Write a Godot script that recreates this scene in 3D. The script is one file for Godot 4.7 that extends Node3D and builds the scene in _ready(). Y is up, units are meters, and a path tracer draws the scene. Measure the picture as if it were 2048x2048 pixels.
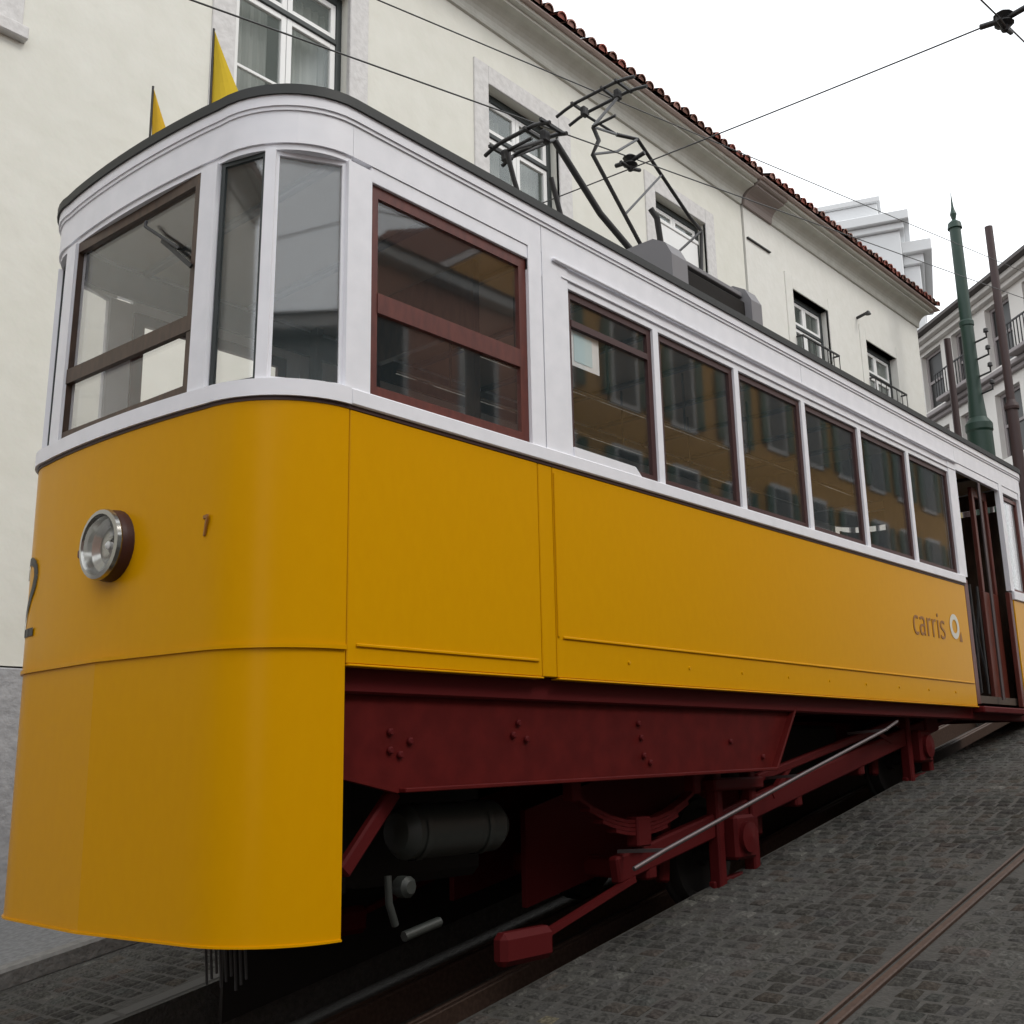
extends Node3D
# Yellow funicular tram standing at the foot of a steep cobbled street.
# Model axes used below: x = uphill along the car, y = up (0 = eye height), z = across the street (growing to the open side).
const SC := 0.85
const EYE := 1.95
const GRADE := 0.18

static func M(p: Vector3) -> Vector3:
	return Vector3(p.z, p.y + EYE, -p.x) * SC

static func MD(d: Vector3) -> Vector3:
	return Vector3(d.z, d.y, -d.x)

static func ys(x: float) -> float:   # height of the street
	if x < -22.0: return -EYE - 22.0 * GRADE
	if x > 15.0: return -EYE + 15.0 * GRADE
	return -EYE + GRADE * x

class MB:
	var v := PackedVector3Array()
	var n := PackedVector3Array()
	var c := PackedColorArray()
	var col := Color(1, 1, 1)
	var t := Transform3D()
	static var lean := false   # the end of the car leans back a little above the sill
	func corner(p: Vector3, nn: Vector3) -> void:
		var q: Vector3 = t * p
		if lean and q.x < 2.96: q.x += clampf((2.96 - q.x) / 0.5, 0.0, 1.0) * (maxf(q.y - 1.645, 0.0) * 0.016 + (q.z + 4.73) * 0.05)
		v.append(Vector3(q.z, q.y + 1.95, -q.x) * 0.85)
		var m: Vector3 = (t.basis * nn).normalized()
		n.append(Vector3(m.z, m.y, -m.x))
		c.append(col)
	func tri(a: Vector3, b: Vector3, d: Vector3, na: Vector3, nb: Vector3, nd: Vector3) -> void:
		corner(a, na); corner(d, nd); corner(b, nb)
	func quad(a: Vector3, b: Vector3, d: Vector3, e: Vector3) -> void:
		var m := (b - a).cross(d - a)
		if m.length_squared() < 1e-14: m = (d - a).cross(e - a)
		m = m.normalized()
		tri(a, b, d, m, m, m); tri(a, d, e, m, m, m)
	func quadn(a: Vector3, b: Vector3, d: Vector3, e: Vector3, na: Vector3, nb: Vector3, nd: Vector3, ne: Vector3) -> void:
		tri(a, b, d, na, nb, nd); tri(a, d, e, na, nd, ne)
	func face(p: Array, ctr: Vector3) -> void:   # convex face turned away from ctr
		var m: Vector3 = (p[1] - p[0]).cross(p[2] - p[0]).normalized()
		var q := p
		if m.dot(p[0] - ctr) < 0.0:
			q = p.duplicate(); q.reverse(); m = -m
		for i in range(1, q.size() - 1):
			tri(q[0], q[i], q[i + 1], m, m, m)
	func box(ctr: Vector3, s: Vector3, bev := 0.0) -> void:
		var h := s * 0.5
		var b: float = minf(bev, minf(h.x, minf(h.y, h.z)) * 0.8)
		if b <= 0.0:
			for a in 3:
				for sg in [-1.0, 1.0]:
					var pts := []
					for k in [[-1, -1], [1, -1], [1, 1], [-1, 1]]:
						var p := Vector3()
						p[a] = sg * h[a]; p[(a + 1) % 3] = k[0] * h[(a + 1) % 3]; p[(a + 2) % 3] = k[1] * h[(a + 2) % 3]
						pts.append(ctr + p)
					face(pts, ctr)
			return
		var pa := func(a: int, sx: float, sy: float, sz: float) -> Vector3:
			var p := Vector3(sx * (h.x - b), sy * (h.y - b), sz * (h.z - b))
			p[a] = [sx, sy, sz][a] * h[a]
			return ctr + p
		for sx in [-1.0, 1.0]:
			for sy in [-1.0, 1.0]:
				for sz in [-1.0, 1.0]:
					face([pa.call(0, sx, sy, sz), pa.call(1, sx, sy, sz), pa.call(2, sx, sy, sz)], ctr)
		for s1 in [-1.0, 1.0]:
			face([pa.call(0, s1, -1.0, -1.0), pa.call(0, s1, 1.0, -1.0), pa.call(0, s1, 1.0, 1.0), pa.call(0, s1, -1.0, 1.0)], ctr)
			face([pa.call(1, -1.0, s1, -1.0), pa.call(1, 1.0, s1, -1.0), pa.call(1, 1.0, s1, 1.0), pa.call(1, -1.0, s1, 1.0)], ctr)
			face([pa.call(2, -1.0, -1.0, s1), pa.call(2, 1.0, -1.0, s1), pa.call(2, 1.0, 1.0, s1), pa.call(2, -1.0, 1.0, s1)], ctr)
			for s2 in [-1.0, 1.0]:
				face([pa.call(1, -1.0, s1, s2), pa.call(1, 1.0, s1, s2), pa.call(2, 1.0, s1, s2), pa.call(2, -1.0, s1, s2)], ctr)
				face([pa.call(0, s1, -1.0, s2), pa.call(0, s1, 1.0, s2), pa.call(2, s1, 1.0, s2), pa.call(2, s1, -1.0, s2)], ctr)
				face([pa.call(0, s1, s2, -1.0), pa.call(0, s1, s2, 1.0), pa.call(1, s1, s2, 1.0), pa.call(1, s1, s2, -1.0)], ctr)
	func span(a: Vector3, b: Vector3, bev := 0.0) -> void:   # box from corner to corner
		box((a + b) * 0.5, (b - a).abs(), bev)
	func bar(a: Vector3, b: Vector3, w: float, h: float, bev := 0.0, up := Vector3.UP) -> void:
		var keep := t
		var f := (b - a).normalized()
		if absf(f.dot(up)) > 0.97: up = Vector3(1, 0, 0)
		var s := f.cross(up).normalized()
		t = keep * Transform3D(Basis(f, s.cross(f).normalized(), s), (a + b) * 0.5)
		box(Vector3.ZERO, Vector3((b - a).length(), h, w), bev)
		t = keep
	func tube(p: Array, r: float, seg := 8, r2 := -1.0) -> void:
		if r2 < 0.0: r2 = r
		var rings := []
		var dirs := []
		var side := Vector3.ZERO
		for i in p.size():
			var d: Vector3 = (p[mini(i + 1, p.size() - 1)] - p[maxi(i - 1, 0)]).normalized()
			if side == Vector3.ZERO: side = d.cross(Vector3.UP if absf(d.y) < 0.9 else Vector3.RIGHT).normalized()
			side = (side - d * side.dot(d)).normalized()
			var up := d.cross(side)
			var rr: float = lerpf(r, r2, float(i) / maxf(p.size() - 1, 1))
			var ring := []
			var dd := []
			for k in seg:
				var a := TAU * k / seg
				var o := side * cos(a) + up * sin(a)
				ring.append(p[i] + o * rr); dd.append(o)
			rings.append(ring); dirs.append(dd)
		for i in p.size() - 1:
			for k in seg:
				var q := (k + 1) % seg
				quadn(rings[i][k], rings[i][q], rings[i + 1][q], rings[i + 1][k], dirs[i][k], dirs[i][q], dirs[i + 1][q], dirs[i + 1][k])
		face(rings[0], p[1]); face(rings[-1], p[-2])
	func lathe(o: Vector3, axis: Vector3, prof: Array, seg := 16, smooth := true) -> void:   # prof: [radius, along]
		var ax := axis.normalized()
		var s := ax.cross(Vector3.UP if absf(ax.y) < 0.9 else Vector3.RIGHT).normalized()
		var u := ax.cross(s)
		for i in prof.size() - 1:
			var r0: float = prof[i][0]; var h0: float = prof[i][1]; var r1: float = prof[i + 1][0]; var h1: float = prof[i + 1][1]
			var sl := Vector2(h1 - h0, r0 - r1)
			if sl.length() < 1e-6: continue
			sl = sl.normalized()
			for k in seg:
				var a := TAU * k / seg; var b := TAU * (k + 1) / seg
				var da := s * cos(a) + u * sin(a); var db := s * cos(b) + u * sin(b)
				var na := da * sl.x + ax * sl.y; var nb := db * sl.x + ax * sl.y
				if not smooth:
					na = (na + nb).normalized(); nb = na
				quadn(o + ax * h0 + da * r0, o + ax * h0 + db * r0, o + ax * h1 + db * r1, o + ax * h1 + da * r1, na, nb, nb, na)
	func prism(poly: PackedVector2Array, z0: float, z1: float) -> void:   # outline in x, y
		var ix := Geometry2D.triangulate_polygon(poly)
		var lo := minf(z0, z1); var hi := maxf(z0, z1)
		for i in range(0, ix.size(), 3):
			var a := poly[ix[i]]; var b := poly[ix[i + 1]]; var d := poly[ix[i + 2]]
			if (b - a).cross(d - a) < 0.0:
				var k := b; b = d; d = k
			tri(Vector3(a.x, a.y, hi), Vector3(b.x, b.y, hi), Vector3(d.x, d.y, hi), Vector3.BACK, Vector3.BACK, Vector3.BACK)
			tri(Vector3(a.x, a.y, lo), Vector3(d.x, d.y, lo), Vector3(b.x, b.y, lo), Vector3.FORWARD, Vector3.FORWARD, Vector3.FORWARD)
		var cw := Geometry2D.is_polygon_clockwise(poly)
		for i in poly.size():
			var a := poly[i]; var b := poly[(i + 1) % poly.size()]
			if cw:
				quad(Vector3(b.x, b.y, hi), Vector3(a.x, a.y, hi), Vector3(a.x, a.y, lo), Vector3(b.x, b.y, lo))
			else:
				quad(Vector3(a.x, a.y, lo), Vector3(b.x, b.y, lo), Vector3(b.x, b.y, hi), Vector3(a.x, a.y, hi)) if false else quad(Vector3(a.x, a.y, hi), Vector3(a.x, a.y, lo), Vector3(b.x, b.y, lo), Vector3(b.x, b.y, hi))
	func plan(pts: Array, y0: float, y1: float, th: float, off := 0.0, closed := false) -> void:   # upright wall along plan points (x, z), outward = off
		var m := pts.size()
		var outer := []; var inner := []; var nn := []
		for i in m:
			var a: Vector2 = pts[(i - 1 + m) % m] if closed else pts[maxi(i - 1, 0)]
			var b: Vector2 = pts[(i + 1) % m] if closed else pts[mini(i + 1, m - 1)]
			var d := (b - a).normalized()
			var o := Vector2(d.y, -d.x)
			nn.append(Vector3(o.x, 0, o.y))
			outer.append(pts[i] + o * off); inner.append(pts[i] + o * (off - th))
		var V := func(p: Vector2, y: float) -> Vector3: return Vector3(p.x, y, p.y)
		for i in (m if closed else m - 1):
			var j := (i + 1) % m
			quadn(V.call(outer[i], y1), V.call(outer[j], y1), V.call(outer[j], y0), V.call(outer[i], y0), nn[i], nn[j], nn[j], nn[i])
			quadn(V.call(inner[i], y0), V.call(inner[j], y0), V.call(inner[j], y1), V.call(inner[i], y1), -nn[i], -nn[j], -nn[j], -nn[i])
			quad(V.call(inner[i], y1), V.call(inner[j], y1), V.call(outer[j], y1), V.call(outer[i], y1))
			quad(V.call(outer[i], y0), V.call(outer[j], y0), V.call(inner[j], y0), V.call(inner[i], y0))
		if not closed:
			for e in [0, m - 1]:
				face([V.call(outer[e], y0), V.call(outer[e], y1), V.call(inner[e], y1), V.call(inner[e], y0)], V.call(pts[1 if e == 0 else m - 2], (y0 + y1) / 2))
	func mesh() -> ArrayMesh:
		var arr := []
		arr.resize(Mesh.ARRAY_MAX)
		arr[Mesh.ARRAY_VERTEX] = v; arr[Mesh.ARRAY_NORMAL] = n; arr[Mesh.ARRAY_COLOR] = c
		var am := ArrayMesh.new()
		am.add_surface_from_arrays(Mesh.PRIMITIVE_TRIANGLES, arr)
		return am

var rng := RandomNumberGenerator.new()
var mats := {}
var used := {}

func numbered(called: String) -> String:
	used[called] = used.get(called, -1) + 1
	return called if used[called] == 0 else "%s_%03d" % [called, used[called]]

func thing(called: String, base: Vector3, label: String, category: String, group := "", kind := "") -> Node3D:
	var o := Node3D.new()
	o.name = numbered(called); o.position = M(base)
	add_child(o)
	tag(o, label, category, group, kind)
	return o

func tag(o: Node3D, label: String, category: String, group := "", kind := "") -> void:
	if label: o.set_meta("label", label)
	if category: o.set_meta("category", category)
	if group: o.set_meta("group", group)
	if kind: o.set_meta("kind", kind)

func obj(called: String, b: MB, m: Material, parent: Node3D = null) -> MeshInstance3D:
	var org := Vector3.ZERO
	var p: Node = parent
	while p != null and p is Node3D and p != self:
		org += (p as Node3D).position
		p = p.get_parent()
	var vv := b.v
	for i in vv.size(): vv[i] = vv[i] - org
	b.v = vv
	var o := MeshInstance3D.new()
	o.mesh = b.mesh()
	o.material_override = m
	if parent == null:
		o.name = numbered(called); add_child(o)
	else:
		o.name = called; parent.add_child(o, true)
	return o




func put(called: String, mesh: Mesh, m: Material, at: Vector3, parent: Node3D, basis := Basis()) -> MeshInstance3D:   # a shared mesh set at a model point
	var org := Vector3.ZERO
	var p: Node = parent
	while p != null and p is Node3D and p != self:
		org += (p as Node3D).position
		p = p.get_parent()
	var o := MeshInstance3D.new()
	o.mesh = mesh; o.material_override = m; o.name = called
	o.transform = Transform3D(basis, M(at) - org)
	parent.add_child(o, true)
	return o

func lin(r: float, g: float, b: float) -> Color:
	return Color(r, g, b).linear_to_srgb()

func noise_tex(freq: float, lo: Color, hi: Color, sd: int, size := 512, octaves := 5, kind := FastNoiseLite.TYPE_SIMPLEX_SMOOTH) -> NoiseTexture2D:
	var f := FastNoiseLite.new()
	f.noise_type = kind; f.seed = sd; f.frequency = freq; f.fractal_octaves = octaves
	var g := Gradient.new()
	g.colors = PackedColorArray([lo, hi]); g.offsets = PackedFloat32Array([0.15, 0.85])
	var x := NoiseTexture2D.new()
	x.width = size; x.height = size; x.seamless = true; x.noise = f; x.color_ramp = g
	return x

func bump_tex(freq: float, sd: int, strength: float, size := 512) -> NoiseTexture2D:
	var f := FastNoiseLite.new()
	f.seed = sd; f.frequency = freq; f.fractal_octaves = 4
	var x := NoiseTexture2D.new()
	x.width = size; x.height = size; x.seamless = true; x.noise = f; x.as_normal_map = true; x.bump_strength = strength
	return x

# plain coloured material whose tone wanders a little (grain and wear of the paint or plaster itself)
func pm(key: String, a: Color, b: Color, rough: float, scale := Vector3.ZERO, freq := 0.02, bump := 0.0, metal := 0.0) -> StandardMaterial3D:
	if mats.has(key): return mats[key]
	var m := StandardMaterial3D.new()
	m.resource_name = key
	m.roughness = rough; m.metallic = metal
	mats[key] = m
	if scale == Vector3.ZERO:
		m.albedo_color = a.lerp(b, 0.5).linear_to_srgb()
		return m
	m.albedo_texture = noise_tex(freq, a.linear_to_srgb(), b.linear_to_srgb(), key.hash() % 1000)
	m.uv1_triplanar = true; m.uv1_world_triplanar = true; m.uv1_scale = scale
	m.roughness = rough; m.metallic = metal
	if bump > 0.0:
		m.normal_enabled = true; m.normal_texture = bump_tex(freq * 2.0, key.hash() % 997, 6.0); m.normal_scale = bump
	mats[key] = m
	return m

func vc(key: String, rough: float, bump := 0.0, grain := 0.25) -> StandardMaterial3D:   # vertex-coloured with a fine grain
	if mats.has(key): return mats[key]
	var m := StandardMaterial3D.new()
	m.resource_name = key
	m.vertex_color_use_as_albedo = true
	m.albedo_texture = noise_tex(0.03, Color(1 - grain, 1 - grain, 1 - grain), Color(1, 1, 1), 31)
	m.uv1_triplanar = true; m.uv1_world_triplanar = true; m.uv1_scale = Vector3(2.5, 2.5, 2.5)
	m.roughness = rough
	if bump > 0.0:
		m.normal_enabled = true; m.normal_texture = bump_tex(0.06, 77, 8.0); m.normal_scale = bump
	mats[key] = m
	return m

func glass(key: String, tint: Color, alpha: float, metal: float) -> StandardMaterial3D:
	if mats.has(key): return mats[key]
	var m := StandardMaterial3D.new()
	m.resource_name = key
	m.transparency = BaseMaterial3D.TRANSPARENCY_ALPHA
	m.albedo_color = Color(tint.r, tint.g, tint.b, alpha)
	m.roughness = 0.03; m.metallic = metal; m.metallic_specular = 0.5
	mats[key] = m
	return m

# ------------------------------------------------------------------ plan of the car
const XF := 2.96      # where the straight side begins
const ZR := -3.6      # side towards the open street
const ZL := -5.86     # side towards the white house
const ZM := -4.73
const R := 0.45
const XMID := 7.735
const Y_SKIRT := -0.68
const Y_SOLE := 0.42
const Y_BELT := 1.55
const Y_SILL := 1.645
const Y_HEAD := 2.77
const Y_EDGE := 3.04

func cr(deg: float) -> Vector2:   # corner of the end platform, 0 = side, 90 = end
	var a := deg_to_rad(deg)
	return Vector2(XF - 0.48 * sin(a), ZR - R + R * cos(a))

func fx(z: float) -> float:
	return 2.44 + 0.04 * pow((z - ZM) / 0.70, 2.0)

func lf(p: Vector2) -> Vector2:   # to the other side
	return Vector2(p.x, 2.0 * ZM - p.y)

func rv(p: Vector2) -> Vector2:   # to the other end
	return Vector2(2.0 * XMID - p.x, p.y)

func end_plan() -> Array:
	var a := [Vector2(XF + 0.001, ZR)]
	for i in range(1, 13): a.append(cr(i * 7.5))
	for i in range(1, 12): 
		var z: float = lerpf(ZR - R, ZL + R, i / 12.0)
		a.append(Vector2(fx(z), z))
	for i in range(0, 12): a.append(lf(cr(90 - i * 7.5)))
	a.append(Vector2(XF + 0.001, ZL))
	return a

func loop_plan() -> Array:
	var a := end_plan()
	var b := end_plan()
	b.reverse()
	for p in b: a.append(rv(p))
	return a

func arc(d0: float, d1: float, n := 6) -> Array:
	var a := []
	for i in n + 1: a.append(cr(lerpf(d0, d1, float(i) / n)))
	return a

func slab(b: MB, pts: Array, y0: float, y1: float, inset: float) -> void:   # flat board inside the plan of the car
	var poly := PackedVector2Array()
	for i in pts.size():
		var d: Vector2 = (pts[(i + 1) % pts.size()] - pts[(i - 1 + pts.size()) % pts.size()]).normalized()
		poly.append(pts[i] - Vector2(d.y, -d.x) * inset)
	b.t = Transform3D(Basis(Vector3(1, 0, 0), Vector3(0, 0, 1), Vector3(0, -1, 0)), Vector3.ZERO)
	b.prism(poly, -y1, -y0)
	b.t = Transform3D()

func _ready() -> void:
	rng.seed = 11
	# ---------------- camera, sky, light
	var cam := Camera3D.new()
	cam.name = "camera"
	cam.transform = Transform3D(Basis(Vector3(0.74335, -0.01934, -0.66862), Vector3(0.16426, 0.97425, 0.15443), Vector3(0.64842, -0.22462, 0.72739)), M(Vector3.ZERO))
	cam.fov = 50.59
	cam.near = 0.05; cam.far = 600.0
	add_child(cam)
	cam.current = true
	var env := Environment.new()
	env.background_mode = Environment.BG_SKY
	var sm := ProceduralSkyMaterial.new()
	sm.sky_top_color = Color(0.97, 0.985, 1.0)
	sm.sky_horizon_color = Color(0.985, 0.99, 0.99)
	sm.sky_curve = 0.2
	sm.sky_energy_multiplier = 1.25
	sm.ground_bottom_color = Color(0.25, 0.25, 0.25)
	sm.ground_horizon_color = Color(0.6, 0.6, 0.6)
	sm.sun_angle_max = 0.0
	var sky := Sky.new()
	sky.sky_material = sm
	env.sky = sky
	env.tonemap_mode = Environment.TONE_MAPPER_LINEAR
	env.tonemap_exposure = 1.0
	env.sdfgi_enabled = true; env.ssao_enabled = true; env.ssil_enabled = true
	var we := WorldEnvironment.new()
	we.name = "world"
	we.environment = env
	add_child(we)
	var sun := DirectionalLight3D.new()
	sun.name = "sun"
	sun.light_energy = 0.45
	sun.light_angular_distance = 20.0
	sun.light_color = Color(1.0, 0.985, 0.96)
	sun.shadow_enabled = true
	add_child(sun)
	sun.look_at_from_position(M(Vector3(8.0, 12.0, 7.0)), M(Vector3(5.0, 0.0, -4.0)))

	make_materials()
	build_street()
	build_house()
	build_tram()
	build_overhead()
	build_uphill()
	build_opposite()

func make_materials() -> void:
	pm("plaster", Color(0.665, 0.66, 0.595), Color(0.70, 0.695, 0.635), 0.9, Vector3(0.35, 0.35, 0.35), 0.012, 0.08)
	pm("plaster_upper", Color(0.68, 0.675, 0.63), Color(0.715, 0.71, 0.67), 0.9, Vector3(0.4, 0.4, 0.4), 0.015, 0.08)
	pm("plinth", Color(0.30, 0.30, 0.31), Color(0.38, 0.38, 0.39), 0.85, Vector3(0.6, 0.6, 0.6), 0.02, 0.3)
	pm("surround", Color(0.55, 0.54, 0.53), Color(0.64, 0.63, 0.62), 0.8, Vector3(0.8, 0.8, 0.8), 0.02, 0.2)
	pm("cornice", Color(0.50, 0.50, 0.45), Color(0.58, 0.58, 0.53), 0.85, Vector3(0.4, 0.4, 0.4), 0.015, 0.2)
	pm("cornice_stained", Color(0.25, 0.21, 0.19), Color(0.36, 0.31, 0.29), 0.9)
	pm("tile_red", Color(0.40, 0.13, 0.10), Color(0.50, 0.18, 0.14), 0.85)
	pm("tile_brown", Color(0.26, 0.13, 0.10), Color(0.34, 0.18, 0.145), 0.85)
	pm("tile_pink", Color(0.48, 0.25, 0.21), Color(0.56, 0.32, 0.27), 0.85)
	pm("eave", Color(0.46, 0.36, 0.33), Color(0.54, 0.44, 0.41), 0.9)
	pm("frame_dark", Color(0.016, 0.022, 0.022), Color(0.026, 0.034, 0.034), 0.5)
	pm("frame_white", Color(0.74, 0.75, 0.74), Color(0.8, 0.8, 0.79), 0.5)
	pm("curtain", Color(0.42, 0.44, 0.41), Color(0.55, 0.56, 0.53), 0.95)
	pm("room_dark", Color(0.10, 0.09, 0.08), Color(0.13, 0.12, 0.11), 0.95)
	pm("iron", Color(0.014, 0.014, 0.016), Color(0.028, 0.027, 0.027), 0.55)
	pm("zinc", Color(0.20, 0.21, 0.22), Color(0.28, 0.29, 0.30), 0.55)
	# the car
	var y := pm("yellow_paint", Color(0.635, 0.302, 0.0003), Color(0.65, 0.312, 0.0005), 0.28, Vector3(1.2, 0.5, 1.2), 0.03)
	y.metallic_specular = 0.2
	var w := pm("white_paint", Color(0.80, 0.805, 0.845), Color(0.86, 0.86, 0.90), 0.42, Vector3(0.8, 0.8, 0.8), 0.015)
	w.metallic_specular = 0.35
	pm("roof_edge", Color(0.018, 0.020, 0.020), Color(0.03, 0.032, 0.03), 0.6)
	pm("roof_canvas", Color(0.05, 0.052, 0.052), Color(0.08, 0.08, 0.078), 0.85)
	pm("maroon_wood", Color(0.085, 0.018, 0.013), Color(0.13, 0.03, 0.02), 0.4, Vector3(1.5, 0.4, 1.5), 0.03)
	pm("maroon_dark", Color(0.04, 0.011, 0.010), Color(0.055, 0.015, 0.014), 0.45)
	pm("brown_wood", Color(0.05, 0.028, 0.018), Color(0.085, 0.048, 0.03), 0.45, Vector3(1.5, 0.4, 1.5), 0.03)
	pm("bead_dark", Color(0.03, 0.010, 0.008), Color(0.05, 0.016, 0.012), 0.5)
	pm("ceiling_wood", Color(0.24, 0.155, 0.085), Color(0.30, 0.2, 0.115), 0.55)
	pm("maroon_steel", Color(0.075, 0.0065, 0.006), Color(0.10, 0.009, 0.008), 0.6, Vector3(0.7, 0.7, 0.7), 0.02)
	mats.maroon_steel.metallic_specular = 0.22
	pm("maroon_dirty", Color(0.075, 0.0065, 0.007), Color(0.10, 0.009, 0.010), 0.6)
	mats.maroon_dirty.metallic_specular = 0.25
	pm("under_black", Color(0.026, 0.024, 0.023), Color(0.036, 0.033, 0.031), 0.8)
	mats.under_black.metallic_specular = 0.2
	pm("tank_grey", Color(0.03, 0.034, 0.030), Color(0.04, 0.044, 0.040), 0.5)
	pm("steel", Color(0.16, 0.13, 0.13), Color(0.20, 0.17, 0.17), 0.5, Vector3.ZERO, 0.02, 0.0, 0.8)
	pm("chrome", Color(0.36, 0.355, 0.33), Color(0.42, 0.41, 0.39), 0.15, Vector3.ZERO, 0.02, 0.0, 0.95)
	pm("resistor_grey", Color(0.19, 0.185, 0.195), Color(0.23, 0.225, 0.235), 0.7)
	pm("seat_wood", Color(0.22, 0.10, 0.035), Color(0.30, 0.15, 0.06), 0.4)
	pm("floor_wood", Color(0.06, 0.045, 0.035), Color(0.10, 0.075, 0.055), 0.8)
	pm("print_brown", Color(0.27, 0.105, 0.012), Color(0.30, 0.12, 0.015), 0.45)
	pm("print_black", Color(0.012, 0.010, 0.008), Color(0.02, 0.018, 0.014), 0.45)
	pm("print_white", Color(0.66, 0.64, 0.56), Color(0.7, 0.68, 0.6), 0.5)
	pm("paper_pale", Color(0.52, 0.66, 0.68), Color(0.6, 0.72, 0.73), 0.8)
	pm("cloth_yellow", Color(0.62, 0.37, 0.01), Color(0.7, 0.43, 0.02), 0.85)
	pm("cloth_lemon", Color(0.68, 0.47, 0.015), Color(0.74, 0.53, 0.025), 0.85)
	pm("wire", Color(0.03, 0.03, 0.03), Color(0.05, 0.05, 0.05), 0.5)
	# the street
	pm("rail_rust", Color(0.06, 0.034, 0.024), Color(0.10, 0.062, 0.046), 0.6, Vector3(2, 2, 2), 0.03, 0.0, 0.3)
	pm("mortar", Color(0.045, 0.042, 0.037), Color(0.07, 0.066, 0.059), 0.95, Vector3(1.2, 1.2, 1.2), 0.03, 0.4)
	pm("oily_bed", Color(0.05, 0.047, 0.042), Color(0.08, 0.075, 0.067), 0.85, Vector3(1, 1, 1), 0.04, 0.6)  # sett-like tone, no oil; the deepened trough makes it dark
	pm("pavement_stone", Color(0.15, 0.15, 0.15), Color(0.24, 0.24, 0.24), 0.9, Vector3(0.9, 0.9, 0.9), 0.04, 0.4)
	pm("kerb_stone", Color(0.16, 0.155, 0.145), Color(0.25, 0.24, 0.225), 0.85, Vector3(0.9, 0.9, 0.9), 0.03, 0.3)
	pm("coping", Color(0.06, 0.057, 0.052), Color(0.09, 0.085, 0.078), 0.85)
	vc("sett", 0.95, 0.6, 0.4)
	mats.sett.metallic_specular = 0.25
	# uphill
	pm("green_paint", Color(0.005, 0.028, 0.018), Color(0.009, 0.038, 0.024), 0.5)
	pm("pole_maroon", Color(0.028, 0.011, 0.011), Color(0.040, 0.016, 0.015), 0.55)
	pm("pale_stone", Color(0.66, 0.67, 0.68), Color(0.72, 0.73, 0.74), 0.9)
	pm("dark_pane", Color(0.012, 0.012, 0.012), Color(0.02, 0.02, 0.02), 0.35)
	pm("far_white", Color(0.62, 0.595, 0.565), Color(0.68, 0.655, 0.62), 0.9)
	pm("far_trim", Color(0.24, 0.215, 0.215), Color(0.31, 0.28, 0.28), 0.9)
	pm("far_roof", Color(0.09, 0.08, 0.078), Color(0.13, 0.118, 0.112), 0.9)
	pm("far_red", Color(0.13, 0.062, 0.055), Color(0.18, 0.09, 0.08), 0.85)
	pm("far_ochre", Color(0.36, 0.29, 0.15), Color(0.44, 0.36, 0.2), 0.9)
	pm("ochre_wall", Color(0.42, 0.22, 0.05), Color(0.5, 0.28, 0.075), 0.9)
	pm("rose_wall", Color(0.42, 0.2, 0.14), Color(0.5, 0.26, 0.19), 0.9)
	pm("grey_wall", Color(0.30, 0.31, 0.30), Color(0.37, 0.38, 0.37), 0.9)
	pm("green_shutter", Color(0.02, 0.07, 0.04), Color(0.03, 0.09, 0.05), 0.6)
	glass("car_glass", Color(0.45, 0.55, 0.58), 0.025, 0.0)
	glass("front_glass", Color(0.45, 0.55, 0.58), 0.02, 0.0)
	glass("house_glass", Color(0.5, 0.55, 0.53), 0.12, 0.1)

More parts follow.
